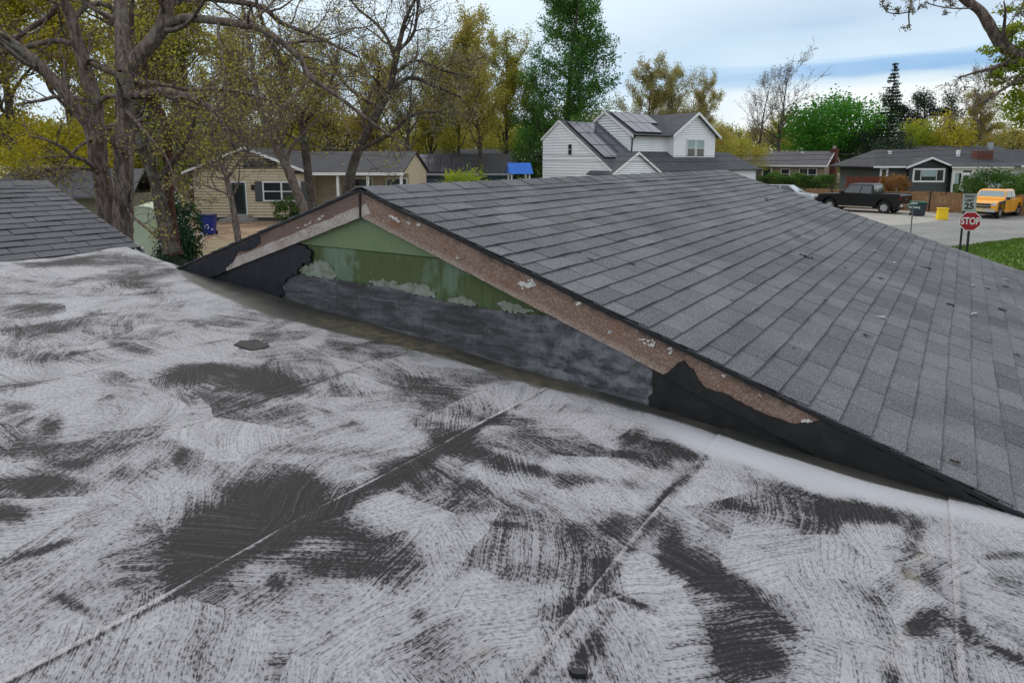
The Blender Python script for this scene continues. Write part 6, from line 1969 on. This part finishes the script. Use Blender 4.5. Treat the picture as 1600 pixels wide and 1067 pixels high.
bush('hedge_bush', 'large green bush hiding the right end of the white porch', (P(1560, 290, 58).x, 58, 0), (2.8, 1.6, 3.1), 9000, .17, ML_hedge, 68)
bush('hedge_bush', 'green bush left of the large porch bush behind the yellow pickup', (P(1518, 292, 60).x, 60, 0), (1.5, 1.0, 2.4), 4000, .15, ML_hedge, 69)
bush('hedge_bush', 'green bush behind the cab of the yellow pickup at the right edge', (P(1612, 285, 56).x, 56, 0), (2.6, 1.4, 3.2), 6000, .17, ML_hedge, 70)


def hedge(label, a, b, z0, h, d, n, mat, seed):
    c = (a + b) / 2; L_ = (b - a).length
    root = empty('hedge', (c.x, c.y, z0), math.atan2(b.y - a.y, b.x - a.x)); tag(root, label, 'hedge')
    g_ = np.random.RandomState(seed)
    p_ = np.stack([g_.uniform(-L_ / 2, L_ / 2, n), g_.uniform(-d / 2, d / 2, n), h * g_.random_sample(n) ** .7], -1)
    p_[:, 2] *= 1 + .10 * np.sin(p_[:, 0] * 1.9) + .06 * np.sin(p_[:, 0] * 4.3)
    tn_ = np.clip(.5 + .4 * np.sin(p_[:, 0] * 2.3 + p_[:, 2] * 3), 0, 1)
    link('foliage', leaf_mesh('hedge_foliage', p_, .2, mat, seed, tone=tn_), root)
    MB().box(-L_ / 2 + .2, L_ / 2 - .2, -d * .3, d * .3, 0, h * .8).build('stems', M_bark_dark, root)


hedge('long clipped green hedge in front of the tan ranch house', P(1186, 290, 74), P(1300, 292, 66), 0, 2.35, 1.5, 15000, ML_hedge, 71)
put_tree('full_a', 1000, 300, 246, 'far low tree on the horizon', ML_olive, 1) if False else None

# ------------------------------------------------------------------ debris on the shingles
def roof_pt(px, py):
    n_w = HM.to_3x3() @ Vector((sn, 0, cs))
    return hit(px, py, HM @ Vector((0, 0, AX + .02)), n_w)


RM = (HM.to_3x3() @ Matrix(((0, cs, sn), (1, 0, 0), (0, -sn, cs)))).to_4x4()
moss_spots = [(1257, 401, 16, 'moss clump nearest the middle of the shingle slope'), (1320, 419, 5, 'tiny dark moss dot right of the middle moss clump'), (1375, 435, 8, 'small dark moss crumb left of the brown clump below the street'),
              (1449, 420, 12, 'brown moss clump just below the lawn edge of the roof'), (1483, 476, 14, 'long brown moss clump with a pale twig right of centre'), (1566, 485, 16, 'dark elongated moss clump nearest the right edge'),
              (1354, 525, 12, 'brown moss clump lowest in the middle of the slope'), (1545, 452, 9, 'dark moss crumb above the elongated right clump'), (1571, 449, 9, 'dark moss crumb furthest right on the upper slope'),
              (922, 406, 9, 'black moss crumb on the left part of the slope'), (905, 396, 7, 'smaller black crumb just above the left moss crumb'), (988, 414, 9, 'black moss crumb right of the left pair'),
              (1492, 722, 15, 'rust brown leaf scrap near the lower right of the roof'), (917, 339, 6, 'dark crumb high on the far slope'), (1240, 545, 5, 'tiny dark crumb near the fascia end of the slope'),
              (1108, 322, 6, 'dark crumb high up left of the street'), (1196, 312, 7, 'dark crumb just below the silver car'), (1143, 470, 6, 'small crumb left of the lowest brown moss clump'), (1420, 372, 6, 'dark crumb close to the street name post'),
              (1290, 470, 7, 'crumb between the middle moss clump and the lowest one'), (1040, 375, 6, 'dark crumb in the middle of the upper slope'), (1590, 555, 8, 'dark crumb near the right edge below the elongated clump')]
for i, (px, py, w_, lab) in enumerate(moss_spots):
    c = roof_pt(px, py); D_ = c.y; sc = w_ * D_ / FPX * .85
    root = empty('moss_clump', c); tag(root, lab, 'moss', 'debris lying on the shingles')
    root.matrix_world = Matrix.Translation(c + RM.to_3x3() @ Vector((0, 0, .004))) @ RM @ Matrix.Rotation(.9, 4, 'Z')
    r = random.Random(i + 5); mb = MB()
    for j in range(16):
        bx, by = r.gauss(0, .38) * sc, r.gauss(0, .16) * sc; s_ = sc * r.uniform(.10, .26)
        vs = [(bx + s_ * math.cos(a) * r.uniform(.6, 1.3), by + s_ * math.sin(a) * r.uniform(.5, 1), r.uniform(-.002, .004)) for a in [k_ * 1.2566 for k_ in range(5)]]
        top_ = (bx + r.gauss(0, s_ * .3), by, s_ * r.uniform(.4, .9))
        mb.add(vs + [top_], [(k_, (k_ + 1) % 5, 5) for k_ in range(5)])
    mb.build('moss', M_moss, root)
for i, (px, py, L_, a_, lab) in enumerate([(1366, 392, .13, .2, 'pale twig in the upper middle of the slope'), (1398, 411, .10, .0, 'pale twig below the upper one'), (1377, 496, .10, .5, 'pale twig above the lowest brown clump'),
                                        (1522, 491, .16, .3, 'pale twig beside the long brown clump'), (1520, 447, .12, .3, 'pale twig left of the upper right crumbs'), (1571, 437, .10, .6, 'pale twig furthest up at the right')]):
    c = roof_pt(px, py)
    r = random.Random(i); mb = MB()
    pts = [Vector((-L_ / 2, 0, .004)), Vector((-L_ * .1, r.uniform(-.01, .01), .010)), Vector((L_ * .2, r.uniform(-.01, .01), .007)), Vector((L_ / 2, r.uniform(-.02, .02), .004))]
    mb.tube(pts, [.004, .006, .006, .003], 5).tube([pts[1], pts[1] + Vector((.02, .03, .003))], [.004, .002], 4)
    o = mb.build('fallen_twig', M_twig, None); tag(o, lab, 'twig', 'twigs lying on the shingles')
    o.matrix_world = Matrix.Translation(c) @ RM @ Matrix.Rotation(a_, 4, 'Z')

# grass blades on the part of the lawn beside the street
gr = np.random.RandomState(9)
n_ = 60000
u_ = gr.uniform(-8, 45, n_); w_ = gr.random_sample(n_) ** 1.3 * 14
bx = near_a.x + dr.x * u_ - nrm.x * (w_ - .1); by = near_a.y + dr.y * u_ - nrm.y * (w_ - .1)
hh = gr.uniform(.05, .14, n_); an = gr.uniform(0, 6.28, n_); ww = .035
V = np.stack([np.stack([bx - np.cos(an) * ww, by - np.sin(an) * ww, np.full(n_, .012)], -1), np.stack([bx + np.cos(an) * ww, by + np.sin(an) * ww, np.full(n_, .012)], -1),
              np.stack([bx + gr.normal(size=n_) * .05, by + gr.normal(size=n_) * .05, hh], -1)], 1).reshape(-1, 3)
me = np_mesh('grass_blades', V, np.arange(n_ * 3).reshape(n_, 3), leaf_mat('lawn_blades', (.05, .12, .015), (.15, .24, .03), (.10, .15, .03)), tris=True)
at = me.attributes.new('tone', 'FLOAT', 'FACE'); at.data.foreach_set('value', gr.random_sample(n_).astype(np.float32))
tag(link('grass', me), 'short green grass on the lawn beside the street', 'grass', kind='stuff')
